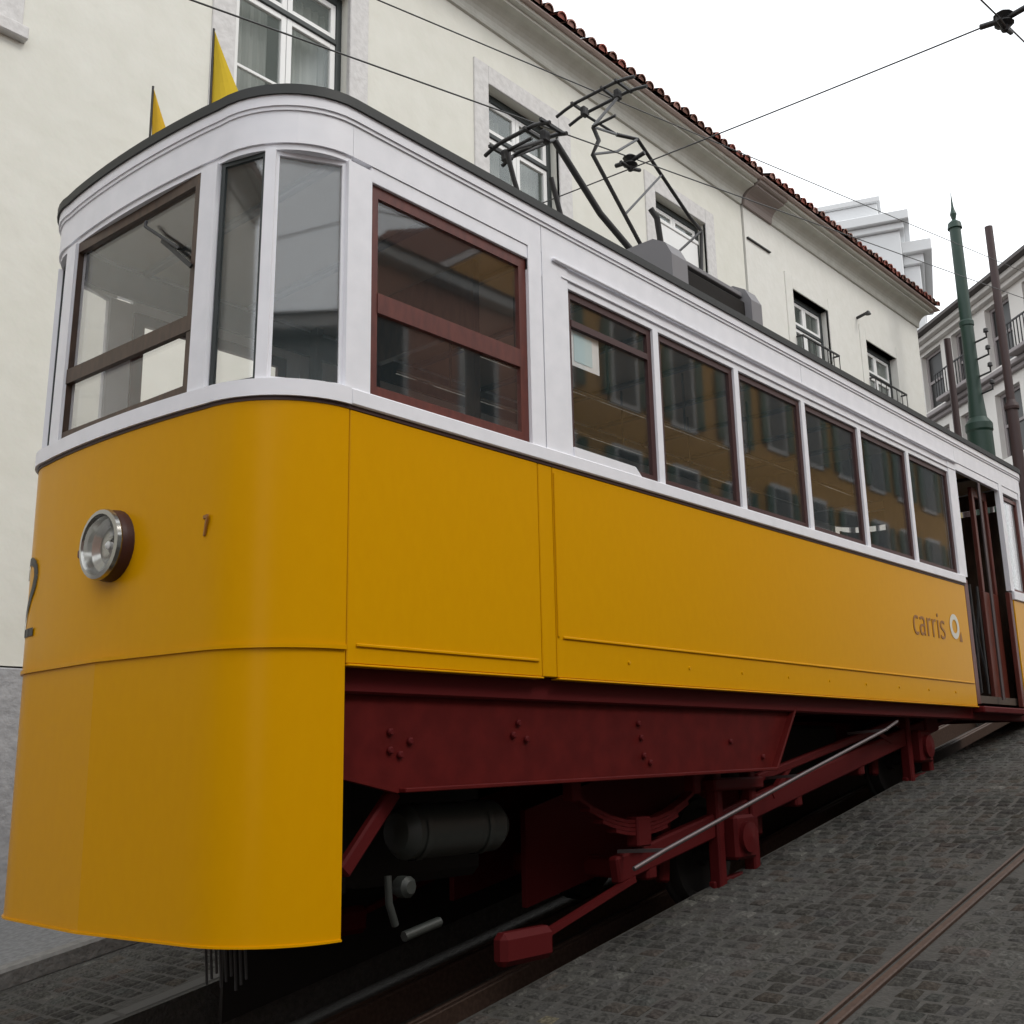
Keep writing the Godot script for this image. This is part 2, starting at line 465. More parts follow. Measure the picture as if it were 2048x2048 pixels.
# ------------------------------------------------------------------ street
func build_street() -> void:
	# one sheet to the horizon, following the grade; the trough of the track is cut out of it
	var b := MB.new()
	var xs := [-320.0, -60.0, -22.0, -10.0, 0.0, 1.0, 15.0, 40.0, 90.0, 320.0]
	var zs := [-320.0, -60.0, -9.6, -5.95, -4.0, 7.6, 60.0, 320.0]
	for i in xs.size() - 1:
		for j in zs.size() - 1:
			if j == 3 and i >= 4 and i <= 5: continue   # x 0..15 trough
			var y0 := ys(xs[i]); var y1 := ys(xs[i + 1])
			b.quad(Vector3(xs[i], y0, zs[j]), Vector3(xs[i], y0, zs[j + 1]), Vector3(xs[i + 1], y1, zs[j + 1]), Vector3(xs[i + 1], y1, zs[j]))
	var street := obj("street", b, mats.mortar)
	street.set_meta("kind", "structure")
	# trough under the car, deepened so occlusion darkens the ground there
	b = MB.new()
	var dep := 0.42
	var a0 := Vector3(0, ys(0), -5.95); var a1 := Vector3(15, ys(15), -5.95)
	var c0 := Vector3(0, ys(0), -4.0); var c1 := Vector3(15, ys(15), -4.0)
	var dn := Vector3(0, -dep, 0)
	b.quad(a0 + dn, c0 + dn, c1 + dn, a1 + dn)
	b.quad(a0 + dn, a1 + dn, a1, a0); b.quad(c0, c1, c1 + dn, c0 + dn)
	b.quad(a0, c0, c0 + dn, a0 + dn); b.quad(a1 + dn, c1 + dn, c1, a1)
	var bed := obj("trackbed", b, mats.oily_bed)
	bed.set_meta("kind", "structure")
	# stone copings along the trough
	for s in [[-6.05, "coping"]]:
		var k := 0
		var x := 0.2
		while x < 14.4:
			var l: float = 0.72 + 0.2 * rng.randf()
			var cb := MB.new()
			var p0 := Vector3(x, ys(x) - 0.03, s[0]); var p1 := Vector3(x + l - 0.012, ys(x + l) - 0.03, s[0])
			cb.bar(p0, p1, 0.14, 0.07, 0.012)
			obj("coping_stone", cb, mats.coping, bed)
			x += l; k += 1
	# sleepers and rails of the car's track
	for z in [ZM - 0.5, ZM + 0.5]:
		rail(z, 0.0, 15.0, -dep, "steel rail under the tram, on the %s side of the trough deepened for shade" % ("house" if z < ZM else "open street"), false)
	rail(ZM, 0.0, 15.0, -dep, "cable slot rail midway between the two rails under the tram", true)
	# the empty second track
	rail(-2.33, -12.0, 15.0, 0.0, "rusty grooved rail of the empty track, the one closer to the tram", false)
	rail(-1.12, -12.0, 15.0, 0.0, "rusty grooved rail of the empty track, the one farther from the tram", false)
	# pavement beside the house
	b = MB.new()
	for seg in [[-22.0, -4.0], [-4.0, 15.0], [15.0, 26.4]]:
		var x0: float = seg[0]; var x1: float = seg[1]
		var u := 0.11
		b.quad(Vector3(x0, ys(x0) + u, -9.62), Vector3(x0, ys(x0) + u, -7.52), Vector3(x1, ys(x1) + u, -7.52), Vector3(x1, ys(x1) + u, -9.62))
		b.quad(Vector3(x0, ys(x0) + u, -7.52), Vector3(x0, ys(x0) - 0.1, -7.52), Vector3(x1, ys(x1) - 0.1, -7.52), Vector3(x1, ys(x1) + u, -7.52))
	var pav := obj("pavement", b, mats.pavement_stone)
	pav.set_meta("kind", "structure")
	var x := -2.0
	while x < 15.0:
		var l: float = 0.9 + 0.25 * rng.randf()
		var cb := MB.new()
		cb.bar(Vector3(x, ys(x) + 0.055, -7.44), Vector3(x + l - 0.012, ys(x + l) + 0.055, -7.44), 0.15, 0.14, 0.02)
		obj("kerb_stone", cb, mats.kerb_stone, pav)
		x += l
	setts(street)

func rail(z: float, x0: float, x1: float, dy: float, label: String, slot: bool) -> void:
	var o := thing("cable_slot" if slot else "rail", Vector3(x0, ys(x0) + dy, z), label, "slot" if slot else "rail")
	var h := 0.02 if dy == 0.0 else 0.19
	for s in [-1.0, 1.0]:
		var b := MB.new()
		var w: float = (0.03 if slot else (0.042 if s > 0 else 0.014))
		var off: float = (0.025 if slot else (0.0 if s > 0 else -0.058)) * (s if slot else 1.0)
		b.bar(Vector3(x0, ys(x0) + dy + h / 2 - 0.02, z + off), Vector3(x1, ys(x1) + dy + h / 2 - 0.02, z + off), w, h + 0.04, 0.006)
		obj("lip" if slot else ("head" if s > 0 else "guard"), b, mats.rail_rust, o)

# setts: the largest in view are parts, the rest one mass
func setts(street: Node3D) -> void:
	var cells := []
	var ranges := [[1.2, 14.6, -3.99, 1.6], [0.6, 8.0, -7.33, -6.13]]
	var pitch := 0.118
	var patch := FastNoiseLite.new()
	patch.seed = 5; patch.frequency = 0.9; patch.fractal_octaves = 3
	for rg in ranges:
		var row := 0
		var x: float = rg[0]
		while x < rg[1]:
			var z: float = rg[2]
			var first := row % 2 == 1
			while z < rg[3]:
				var l: float = pitch * (0.85 + 0.4 * rng.randf()) * (0.55 if first else 1.0)
				first = false
				var zc := z + l * 0.5
				var skip: bool = z + l > rg[3]
				for rz in [-2.358, -1.148]:
					if absf(zc - rz) < l * 0.5 + 0.04: skip = true
				if not skip:
					var tone := rng.randf()
					var col := Color(0.086, 0.081, 0.073).lerp(Color(0.112, 0.109, 0.100), tone)
					if zc > -1.2: col = Color(0.070, 0.070, 0.070).lerp(Color(0.088, 0.088, 0.088), tone)
					if rng.randf() < 0.13: col = col.lerp(Color(0.11, 0.09, 0.075), 0.6)
					if rng.randf() < 0.03: col = Color(0.15, 0.145, 0.13)
					if x < 4.2 and zc > -3.6 and zc < -2.9 and rng.randf() < 0.6: col = Color(0.2, 0.175, 0.12)
					col = col * (1.0 + 0.55 * patch.get_noise_2d(x, zc))
					cells.append([Vector3(x + pitch * 0.46, 0, zc), pitch * 0.95, l * 0.93, col, rng.randf() * 0.012, rng.randf_range(-0.03, 0.03), rng.randf_range(-0.03, 0.03)])
				z += l
			x += pitch
			row += 1
	# how large each shows: seen and close first
	var fwd := Vector3(0.72739, 0.22462, -0.64842); var rt := Vector3(0.66862, -0.01934, 0.74335); var up := Vector3(-0.15443, 0.97425, 0.16426)
	var order := []
	for i in cells.size():
		var p: Vector3 = cells[i][0]; p.y = ys(p.x)
		var d := p.dot(fwd)
		var seen: bool = d > 0.5 and absf(p.dot(rt)) < d * 0.465 and absf(p.dot(up)) < d * 0.465
		order.append([p.length() + (0.0 if seen else 100.0), i])
	order.sort()
	var mass := MB.new()
	for k in order.size():
		var cell: Array = cells[order[k][1]]
		var b := mass if k >= 300 else MB.new()
		var p: Vector3 = cell[0]
		p.y = ys(p.x)
		var bs := Basis(Vector3(0, 0, 1), atan(GRADE) + cell[5]) * Basis(Vector3(1, 0, 0), cell[6])
		b.t = Transform3D(bs, p)
		b.col = cell[3]
		sett(b, cell[1], cell[2], cell[4])
		if k < 300: obj("paving_stone", b, mats.sett, street)
	var rest := obj("paving", mass, mats.sett, street)
	rest.set_meta("kind", "stuff")

func sett(b: MB, lx: float, lz: float, h: float) -> void:
	var g := 0.012
	var t := 0.006 + h * 0.6
	var x := lx / 2 - 0.004; var z := lz / 2 - 0.004
	var j := []
	for k in 4: j.append(Vector3(rng.randf_range(-0.006, 0.006), rng.randf_range(-0.004, 0.004), rng.randf_range(-0.006, 0.006)))
	var top := [Vector3(-x + g * 1.6, t, z - g * 1.6) + j[0], Vector3(x - g * 1.6, t, z - g * 1.6) + j[1], Vector3(x - g * 1.6, t, -z + g * 1.6) + j[2], Vector3(-x + g * 1.6, t, -z + g * 1.6) + j[3]]
	var mid := [Vector3(-x, t - g, z) + j[0], Vector3(x, t - g, z) + j[1], Vector3(x, t - g, -z) + j[2], Vector3(-x, t - g, -z) + j[3]]
	b.quad(top[0], top[1], top[2], top[3])
	for k in 4:
		var q := (k + 1) % 4
		b.quad(mid[k], mid[q], top[q], top[k])
		b.quad(mid[k] - Vector3(0, t + 0.03, 0), mid[q] - Vector3(0, t + 0.03, 0), mid[q], mid[k])

# ------------------------------------------------------------------ the white house along the pavement
func wall_with(b: MB, x0: float, x1: float, y0: float, y1: float, z: float, th: float, holes: Array) -> void:   # holes sorted by x: [x0, x1, y0, y1]
	var x := x0
	for h in holes:
		b.span(Vector3(x, y0, z - th), Vector3(h[0], y1, z))
		b.span(Vector3(h[0], y0, z - th), Vector3(h[1], h[2], z))
		b.span(Vector3(h[0], h[3], z - th), Vector3(h[1], y1, z))
		x = h[1]
	b.span(Vector3(x, y0, z - th), Vector3(x1, y1, z))

func house_window(parent: Node3D, x0: float, x1: float, y0: float, y1: float, z: float, grille: bool, openings := true) -> void:
	var sur := MB.new()
	var s := 0.30
	sur.span(Vector3(x0 - s, y0 - 0.14, z - 0.05), Vector3(x0, y1 + s, z + 0.025), 0.01)
	sur.span(Vector3(x1, y0 - 0.14, z - 0.05), Vector3(x1 + s, y1 + s, z + 0.025), 0.01)
	sur.span(Vector3(x0, y1, z - 0.3), Vector3(x1, y1 + s, z + 0.022), 0.008)
	var w := obj("window", sur, mats.plaster_upper if grille else mats.surround, parent)
	var sill := MB.new()
	sill.span(Vector3(x0 - s - 0.04, y0 - 0.16, z - 0.3), Vector3(x1 + s + 0.04, y0 - 0.02, z + 0.09), 0.012)
	obj("sill", sill, mats.surround, w)
	var zf := z - 0.20
	var f := MB.new()
	var t := 0.085
	var yt := y1 - 0.66
	f.span(Vector3(x0, y0, zf - 0.05), Vector3(x0 + t, y1, zf + 0.05), 0.006)
	f.span(Vector3(x1 - t, y0, zf - 0.05), Vector3(x1, y1, zf + 0.05), 0.006)
	f.span(Vector3(x0 + t, y1 - t * 1.4, zf - 0.05), Vector3(x1 - t, y1, zf + 0.05), 0.006)
	f.span(Vector3(x0 + t, yt - 0.035, zf - 0.05), Vector3(x1 - t, yt + 0.035, zf + 0.055), 0.006)
	obj("outer_frame", f, mats.frame_dark, w)
	var xm := (x0 + x1) / 2
	for side in [[x0 + t, xm - 0.004], [xm + 0.004, x1 - t]]:
		for lv in [[y0 + 0.01, yt - 0.035], [yt + 0.035, y1 - t * 1.4]]:
			var c := MB.new()
			var q := 0.075
			c.span(Vector3(side[0], lv[0], zf - 0.03), Vector3(side[0] + q, lv[1], zf + 0.03), 0.005)
			c.span(Vector3(side[1] - q, lv[0], zf - 0.03), Vector3(side[1], lv[1], zf + 0.03), 0.005)
			c.span(Vector3(side[0] + q, lv[0], zf - 0.03), Vector3(side[1] - q, lv[0] + q, zf + 0.03), 0.005)
			c.span(Vector3(side[0] + q, lv[1] - q, zf - 0.03), Vector3(side[1] - q, lv[1], zf + 0.03), 0.005)
			if lv[1] - lv[0] > 1.2:
				c.span(Vector3(side[0] + q, (lv[0] + lv[1]) / 2 - 0.02, zf - 0.02), Vector3(side[1] - q, (lv[0] + lv[1]) / 2 + 0.02, zf + 0.02), 0.004)
			obj("casement", c, mats.frame_white, w)
			var g := MB.new()
			g.span(Vector3(side[0] + q - 0.01, lv[0] + q - 0.01, zf - 0.006), Vector3(side[1] - q + 0.01, lv[1] - q + 0.01, zf + 0.002))
			obj("pane", g, mats.house_glass, w)
	if openings:
		for k in 2:
			var cu := MB.new()
			var cx0: float = x0 + 0.06 if k == 0 else xm + 0.12
			var cx1: float = xm - 0.12 if k == 0 else x1 - 0.06
			var n := 18
			for i in n:
				var xa := lerpf(cx0, cx1, float(i) / n); var xb := lerpf(cx0, cx1, float(i + 1) / n)
				var za := z - 0.42 + 0.03 * sin(i * 1.9); var zb := z - 0.42 + 0.03 * sin((i + 1) * 1.9)
				cu.quad(Vector3(xa, y0, za), Vector3(xb, y0, zb), Vector3(xb, y1 - 0.15, zb), Vector3(xa, y1 - 0.15, za))
			obj("curtain", cu, mats.curtain, w)
	if grille:
		var gr := MB.new()
		var zz := z + 0.16
		for yy in [y0 + 0.05, y0 + 0.7, y0 + 1.36]:
			gr.bar(Vector3(x0 - 0.02, yy, zz), Vector3(x1 + 0.02, yy, zz), 0.035, 0.03)
		for e in [x0 - 0.02, x1 + 0.02]:
			for yy in [y0 + 0.05, y0 + 1.36]:
				gr.bar(Vector3(e, yy, zz), Vector3(e, yy, z), 0.03, 0.03)
		var nb := 6
		for i in nb + 1:
			var xx := lerpf(x0 - 0.02, x1 + 0.02, float(i) / nb)
			gr.tube([Vector3(xx, y0 + 0.05, zz), Vector3(xx, y0 + 1.36, zz)], 0.010, 5)
		obj("iron_grille", gr, mats.iron, w)

func cornice(b: MB, x0: float, x1: float, z: float, y: float) -> void:
	# cove, fillet, fascia, soffit drawn as one moulding; outline in (out, up)
	var prof := [Vector2(0.0, -0.05), Vector2(0.04, -0.04), Vector2(0.05, 0.0)]
	for i in 7:
		var a := PI / 2 * i / 6.0
		prof.append(Vector2(0.05 + 0.26 * (1 - cos(a)), 0.02 + 0.22 * sin(a)))
	prof.append_array([Vector2(0.34, 0.24), Vector2(0.34, 0.285), Vector2(0.40, 0.29), Vector2(0.42, 0.30), Vector2(0.42, 0.37), Vector2(0.0, 0.37)])
	b.t = Transform3D(Basis(Vector3(0, 0, 1), Vector3(0, 1, 0), Vector3(-1, 0, 0)), Vector3(0, y, z))
	b.prism(PackedVector2Array(prof), -x1, -x0)
	b.t = Transform3D()

func barrel(len: float, r: float) -> ArrayMesh:   # one clay barrel tile lying along +z(out) going down
	var b := MB.new()
	var n := 7
	for i in n:
		var a := PI * i / n; var c := PI * (i + 1) / n
		for rr in [r, r - 0.022]:
			var o0 := Vector3(cos(a) * rr, sin(a) * rr * 0.85, 0); var o1 := Vector3(cos(c) * rr, sin(c) * rr * 0.85, 0)
			var q0 := o0 * 0.86 + Vector3(0, 0.015, -len); var q1 := o1 * 0.86 + Vector3(0, 0.015, -len)
			b.quadn(o0, o1, q1, q0, o0, o1, o1, o0)
		var e0 := Vector3(cos(a), sin(a) * 0.85, 0); var e1 := Vector3(cos(c), sin(c) * 0.85, 0)
		b.quad(e0 * r, e1 * r, e1 * (r - 0.022), e0 * (r - 0.022))
		b.tri(Vector3(0, 0, -0.03), e0 * (r - 0.02) + Vector3(0, 0, -0.03), e1 * (r - 0.02) + Vector3(0, 0, -0.03), Vector3.BACK, Vector3.BACK, Vector3.BACK)
	# back to plain Godot axes about the origin
	for i in b.v.size(): b.v[i] = b.v[i] - Vector3(0, 1.95, 0) * 0.85
	return b.mesh()

func build_house() -> void:
	var Z := -9.4
	var YC := 10.52
	var hs := thing("town_house", Vector3(4, ys(4) - 0.6, Z), "cream plastered house with stone framed windows and tiled eaves behind the tram", "house")
	var b := MB.new()
	var w := [[-7.05, -5.4, 6.9, 9.55], [-2.75, -1.1, 6.9, 9.55], [1.72, 3.37, 6.9, 9.55], [5.99, 7.64, 6.9, 9.55], [10.2, 11.78, 6.9, 9.55], [14.4, 16.02, 6.9, 9.55]]
	wall_with(b, -12.0, 17.4, 0.88, YC - 0.02, Z, 0.4, w)
	obj("wall", b, mats.plaster, hs)
	b = MB.new()
	b.span(Vector3(-12.02, -5.0, Z - 0.4), Vector3(17.42, 0.86, Z + 0.05), 0.01)
	obj("plinth", b, mats.plinth, hs)
	b = MB.new()
	b.span(Vector3(-12.0, -5.0, -17.4), Vector3(-11.7, YC, Z - 0.42)); b.span(Vector3(-11.7, -5.0, -17.4), Vector3(17.4, YC, -17.1))
	b.span(Vector3(-11.7, YC - 0.2, -17.1), Vector3(17.4, YC - 0.05, Z - 0.42)); b.span(Vector3(-11.7, 5.8, -17.1), Vector3(17.4, 6.0, Z - 0.42))
	obj("rear_wall", b, mats.room_dark, hs)
	for k in w: house_window(hs, k[0], k[1], k[2], k[3], Z, false)
	b = MB.new()
	b.span(Vector3(14.52, 6.95, Z - 0.13), Vector3(15.9, 9.12, Z - 0.11), 0.004)
	b.span(Vector3(14.5, 9.12, Z - 0.15), Vector3(15.92, 9.2, Z - 0.09), 0.01)
	obj("white_blind", b, mats.frame_white, hs)
	b = MB.new()
	cornice(b, -12.0, 17.38, Z, YC)
	obj("cornice", b, mats.cornice, hs)
	roof(hs, -12.0, 17.4, 9.0, Z, YC + 0.37)
	# second house
	var h2 := thing("neighbour_house", Vector3(21, ys(21), Z), "white plastered house with iron window grilles and brown stained cornice end", "house")
	b = MB.new()
	var w2 := [[19.25, 20.85, 6.9, 9.32], [22.7, 24.4, 6.9, 9.2]]
	wall_with(b, 17.44, 26.0, -1.0, YC - 0.02, Z + 0.03, 0.4, w2)
	b.span(Vector3(25.7, -1.0, -17.4), Vector3(26.0, YC, Z - 0.37)); b.span(Vector3(17.44, -1.0, -17.4), Vector3(25.7, YC, -17.1))
	b.span(Vector3(17.44, YC - 0.2, -17.1), Vector3(25.7, YC - 0.05, Z - 0.37)); b.span(Vector3(17.44, 5.8, -17.1), Vector3(25.7, 6.0, Z - 0.37))
	obj("wall", b, mats.plaster_upper, h2)
	for k in w2: house_window(h2, k[0], k[1], k[2], k[3], Z + 0.03, true, false)
	b = MB.new(); cornice(b, 18.5, 26.05, Z + 0.03, YC)
	obj("cornice", b, mats.cornice, h2)
	b = MB.new(); cornice(b, 17.42, 18.5, Z + 0.04, YC - 0.01)
	obj("stained_cornice_end", b, mats.cornice_stained, h2)
	roof(h2, 17.4, 26.35, 17.5, Z + 0.03, YC + 0.37)
	b = MB.new()
	b.span(Vector3(17.5, 9.80, Z + 0.03), Vector3(18.4, 9.83, Z + 0.07), 0.004)
	obj("iron_strap", b, mats.iron, h2)
	b = MB.new()
	b.bar(Vector3(22.35, 9.62, Z + 0.03), Vector3(22.35, 9.68, Z + 0.3), 0.05, 0.05)
	b.lathe(Vector3(22.35, 9.72, Z + 0.3), Vector3.DOWN, [[0.015, 0.0], [0.04, 0.02], [0.07, 0.09], [0.0, 0.09]], 10)
	obj("bracket_lamp", b, mats.iron, h2)
	b = MB.new()
	b.span(Vector3(25.2, 11.2, -11.3), Vector3(25.8, 12.7, -10.7), 0.02)
	b.span(Vector3(25.1, 12.7, -11.4), Vector3(25.9, 12.85, -10.6), 0.02)
	obj("chimney", b, mats.far_roof, h2)

func roof(hs: Node3D, x0: float, x1: float, xt: float, Z: float, y: float) -> void:
	var b := MB.new()
	var e := Z + 0.50
	var yr := y + 0.36 * 4.0
	b.quad(Vector3(x0, y + 0.02, e), Vector3(x1, y + 0.02, e), Vector3(x1, yr, e - 4.0), Vector3(x0, yr, e - 4.0))
	b.quad(Vector3(x0, yr, e - 4.0), Vector3(x1, yr, e - 4.0), Vector3(x1, y, e - 8.3), Vector3(x0, y, e - 8.3))
	for s in [x0, x1]:
		b.face([Vector3(s, y, e), Vector3(s, yr, e - 4.0), Vector3(s, y, e - 8.3)], Vector3((x0 + x1) / 2, y, e - 4))
	var rf := obj("roof", b, mats.tile_brown, hs)
	b = MB.new()
	b.span(Vector3(x0 + 0.01, y - 0.01, e - 0.6), Vector3(x1 - 0.01, y + 0.012, e + 0.012), 0.004)
	obj("eave_board", b, mats.eave, rf)
	var tiles := [barrel(0.62, 0.112), barrel(0.62, 0.106)]
	var tm := [mats.tile_red, mats.tile_brown, mats.tile_red, mats.tile_pink, mats.tile_brown]
	var tilt := Basis(Vector3.RIGHT, 0.0)
	var x := xt + 0.13
	while x < x1 - 0.1:
		for row in 2:
			var p := Vector3(x + rng.randf_range(-0.012, 0.012), y + 0.025 + row * 0.36 * 0.5, e + 0.08 - row * 0.5 + rng.randf_range(-0.02, 0.02))
			# slope of the roof: turn about the eave direction
			var bs := Basis(MD(Vector3(1, 0, 0)), -atan(0.36))
			bs = Basis(MD(Vector3(1, 0, 0)), atan(0.36)) if (bs * MD(Vector3(0, 0, -1))).y < 0.0 else bs
			put("roof_tile", tiles[rng.randi() % 2], tm[rng.randi() % tm.size()], p, rf, bs)
		x += 0.262

# ------------------------------------------------------------------ the car
func pane(parent: Node3D, p: Vector2, q: Vector2, y0: float, y1: float, m: Material, th := 0.01) -> void:
	var b := MB.new()
	b.plan([p, q], y0, y1, th)
	obj("pane", b, m, parent)

func frame_xz(b: MB, p: Vector2, q: Vector2, y0: float, y1: float, w: float, d: float, off: float) -> void:   # upright window frame between plan points
	var u := (q - p).normalized()
	b.plan([p, p + u * w], y0, y1, d, off); b.plan([q - u * w, q], y0, y1, d, off)
	b.plan([p + u * w, q - u * w], y0, y0 + w, d, off); b.plan([p + u * w, q - u * w], y1 - w, y1, d, off)

func build_tram() -> void:
	var xr := 2.0 * XMID - XF    # end of the straight side
	var tram := thing("funicular_tram", Vector3(XMID, ys(XMID), ZM), "yellow and white funicular tram on the steep cobbled street", "tram")
	MB.lean = true
	var b := MB.new()
	var ep := end_plan()
	var rp := []
	for p in ep: rp.append(rv(p))
	rp.reverse()
	# --- yellow bodywork
	b.plan(ep, 0.497, Y_BELT, 0.035)
	obj("front_panel", b, mats.yellow_paint, tram)
	var sk := []
	for p in ep:
		sk.append(Vector2(p.x if absf(p.y - ZM) > 0.71 else 2.425 + 0.055 * absf(p.y - ZM) / 0.70, p.y))
	var half := (sk.size() - 1) / 2
	var skirt: MeshInstance3D
	for k in 2:
		b = MB.new()
		b.plan(sk.slice(0, half + 1) if k == 0 else sk.slice(half), Y_SKIRT, 0.478, 0.03, -0.004)
		skirt = obj("front_skirt", b, mats.yellow_paint, tram)
	b = MB.new(); b.plan(sk, 0.478, 0.497, 0.06, 0.008)
	obj("bead", b, mats.yellow_paint, skirt)
	b = MB.new(); b.plan(sk, Y_SKIRT - 0.008, Y_SKIRT, 0.045, 0.004)
	obj("edge_angle", b, mats.yellow_paint, skirt)
	var sides := [[XF + 0.007, 4.248], [4.253, 4.366], [4.371, 10.48]]
	for s in sides:
		b = MB.new(); b.span(Vector3(s[0], Y_SOLE, ZR - 0.035), Vector3(s[1], Y_BELT, ZR), 0.004)
		var sp := obj("side_panel", b, mats.yellow_paint, tram)
		if s[1] - s[0] > 0.5:
			var yb: float = 0.50 if s[0] < 4.0 else 0.63
			b = MB.new(); b.span(Vector3(s[0] + 0.05, yb - 0.007, ZR), Vector3(s[1] - 0.03, yb + 0.007, ZR + 0.009), 0.003)
			obj("bead", b, mats.yellow_paint, sp)
			b = MB.new(); b.span(Vector3(s[0], Y_SOLE - 0.012, ZR - 0.05), Vector3(s[1], Y_SOLE - 0.002, ZR + 0.012), 0.003)
			obj("bottom_angle", b, mats.yellow_paint, sp)
			if s[0] > 4.2:
				b = MB.new()
				for i in 9:
					b.lathe(Vector3(5.0 + i * 0.62, 0.53, ZR), Vector3(0, 0, 1), [[0.012, 0.0], [0.010, 0.006], [0.0, 0.008]], 8)
				b.span(Vector3(4.376, 0.63, ZR), Vector3(4.392, 1.52, ZR + 0.008), 0.003)
				obj("rivets", b, mats.yellow_paint, sp)
	b = MB.new(); b.span(Vector3(2.96, 0.45, ZR - 0.06), Vector3(10.5, 1.5, ZR - 0.045)); b.span(Vector3(2.96, 0.45, ZL + 0.045), Vector3(12.5, 1.5, ZL + 0.06))
	obj("inner_lining", b, mats.brown_wood, tram)
	b = MB.new(); b.span(Vector3(XF + 0.01, Y_SOLE, ZL), Vector3(xr - 0.01, Y_BELT, ZL + 0.035), 0.004)
	obj("side_panel", b, mats.yellow_paint, tram)
	b = MB.new(); b.plan(rp, 0.36, Y_BELT, 0.035)
	obj("rear_panel", b, mats.yellow_paint, tram)
	b = MB.new(); b.span(Vector3(11.9, Y_SOLE, ZR - 0.035), Vector3(xr - 0.01, Y_BELT, ZR), 0.004)
	obj("side_panel", b, mats.yellow_paint, tram)
	# --- belt: dark bead and white sill
	b = MB.new(); b.plan(ep, Y_BELT, Y_BELT + 0.018, 0.04, 0.004)
	b.span(Vector3(XF, Y_BELT, ZR - 0.04), Vector3(10.5, Y_BELT + 0.018, ZR + 0.004)); b.span(Vector3(XF, Y_BELT, ZL - 0.004), Vector3(xr, Y_BELT + 0.018, ZL + 0.04))
	obj("belt_bead", b, mats.bead_dark, tram)
	b = MB.new(); b.plan(ep, Y_BELT + 0.018, Y_SILL, 0.06, 0.018)
	obj("sill_rail", b, mats.white_paint, tram)
	b = MB.new(); b.span(Vector3(XF + 0.003, Y_BELT + 0.018, ZR - 0.045), Vector3(10.5, Y_SILL, ZR + 0.018), 0.006)
	obj("sill_rail", b, mats.white_paint, tram)
	b = MB.new(); b.span(Vector3(XF + 0.003, Y_BELT + 0.018, ZL - 0.018), Vector3(xr, Y_SILL, ZL + 0.045), 0.006)
	obj("sill_rail", b, mats.white_paint, tram)
	b = MB.new(); b.plan(rp, Y_BELT + 0.001, Y_SILL, 0.06, 0.018); b.span(Vector3(11.9, Y_BELT + 0.001, ZR - 0.045), Vector3(xr, Y_SILL, ZR + 0.018), 0.006)
	obj("sill_rail", b, mats.white_paint, tram)
	b = MB.new()
	b.prism(PackedVector2Array([Vector2(4.56, Y_SILL), Vector2(5.2, Y_SILL), Vector2(5.14, Y_SILL + 0.05), Vector2(4.56, Y_SILL + 0.055)]), ZR - 0.03, ZR + 0.012)
	obj("sill_board", b, mats.white_paint, tram)
	# --- white upper works
	var lp := loop_plan()
	var joints := [XF, 4.33, 7.43, 10.61, xr]
	for k in 4:
		for z in [ZR, ZL]:
			b = MB.new(); b.plan([Vector2(joints[k + 1] - 0.003, z), Vector2(joints[k] + 0.003, z)] if z == ZR else [Vector2(joints[k] + 0.003, z), Vector2(joints[k + 1] - 0.003, z)], 2.80, 2.965, 0.05)
			obj("letterboard", b, mats.white_paint, tram)
	for pl in [ep.slice(0, 6), ep.slice(5, ep.size() - 5), ep.slice(ep.size() - 6), rp]:
		b = MB.new(); b.plan(pl, 2.80, 2.965, 0.05)
		obj("letterboard", b, mats.white_paint, tram)
	b = MB.new(); b.plan(lp, 2.79, 2.97, 0.012, -0.055, true)
	obj("inner_band", b, mats.brown_wood, tram)
	b = MB.new(); b.plan(ep, Y_HEAD, 2.80, 0.05, -0.012)
	obj("head_rail", b, mats.white_paint, tram)
	b = MB.new(); b.plan(lp, 2.965, 2.985, 0.07, 0.008, true); b.plan(lp, 2.985, Y_EDGE, 0.07, 0.016, true)
	obj("roof_moulding", b, mats.white_paint, tram)
	b = MB.new(); b.plan(lp, Y_EDGE, Y_EDGE + 0.05, 0.10, 0.028, true)
	obj("gutter", b, mats.roof_edge, tram)
	# side header over the saloon windows with its drip bead
	for sg in [[ZR - 0.045, ZR - 0.006, ZR], [ZL + 0.006, ZL + 0.045, ZL]]:
		b = MB.new(); b.span(Vector3(4.215, 2.655, sg[0]), Vector3(10.6, 2.80, sg[1]), 0.003); b.span(Vector3(XF + 0.118, 2.72, sg[0]), Vector3(4.215, 2.80, sg[1]), 0.003); b.span(Vector3(10.6, 2.72, sg[0]), Vector3(12.5, 2.80, sg[1]), 0.003)
		obj("head_rail", b, mats.white_paint, tram)
	b = MB.new()
	b.span(Vector3(4.42, 2.775, ZR), Vector3(10.62, 2.797, ZR + 0.022), 0.006); b.span(Vector3(4.5, 2.70, ZR - 0.006), Vector3(10.58, 2.712, ZR + 0.006), 0.003)
	obj("drip_bead", b, mats.white_paint, tram)
	# roof
	b = MB.new()
	var ctr := []
	for i in 3:
		var k: float = [1.0, 0.72, 0.3][i]
		var row := []
		for p in lp:
			row.append(Vector3(XMID + (p.x - XMID) * lerpf(1.0, 0.985 if i == 1 else 0.95, 1.0 if i else 0.0), [Y_EDGE + 0.045, 3.2, 3.28][i], ZM + (p.y - ZM) * k * (1.01 if i == 0 else 1.0)))
		ctr.append(row)
	for i in 2:
		for j in lp.size():
			var q := (j + 1) % lp.size()
			b.quad(ctr[i + 1][j], ctr[i + 1][q], ctr[i][q], ctr[i][j])
	for j in lp.size() / 2:
		var a: int = j; var c: int = lp.size() - 1 - j
		if j + 1 < lp.size() / 2: b.face([ctr[2][a], ctr[2][a + 1], ctr[2][c - 1], ctr[2][c]], Vector3(XMID, 0, ZM))
	obj("roof", b, mats.roof_canvas, tram)
	b = MB.new()
	slab(b, lp, 2.985, 3.01, 0.08)
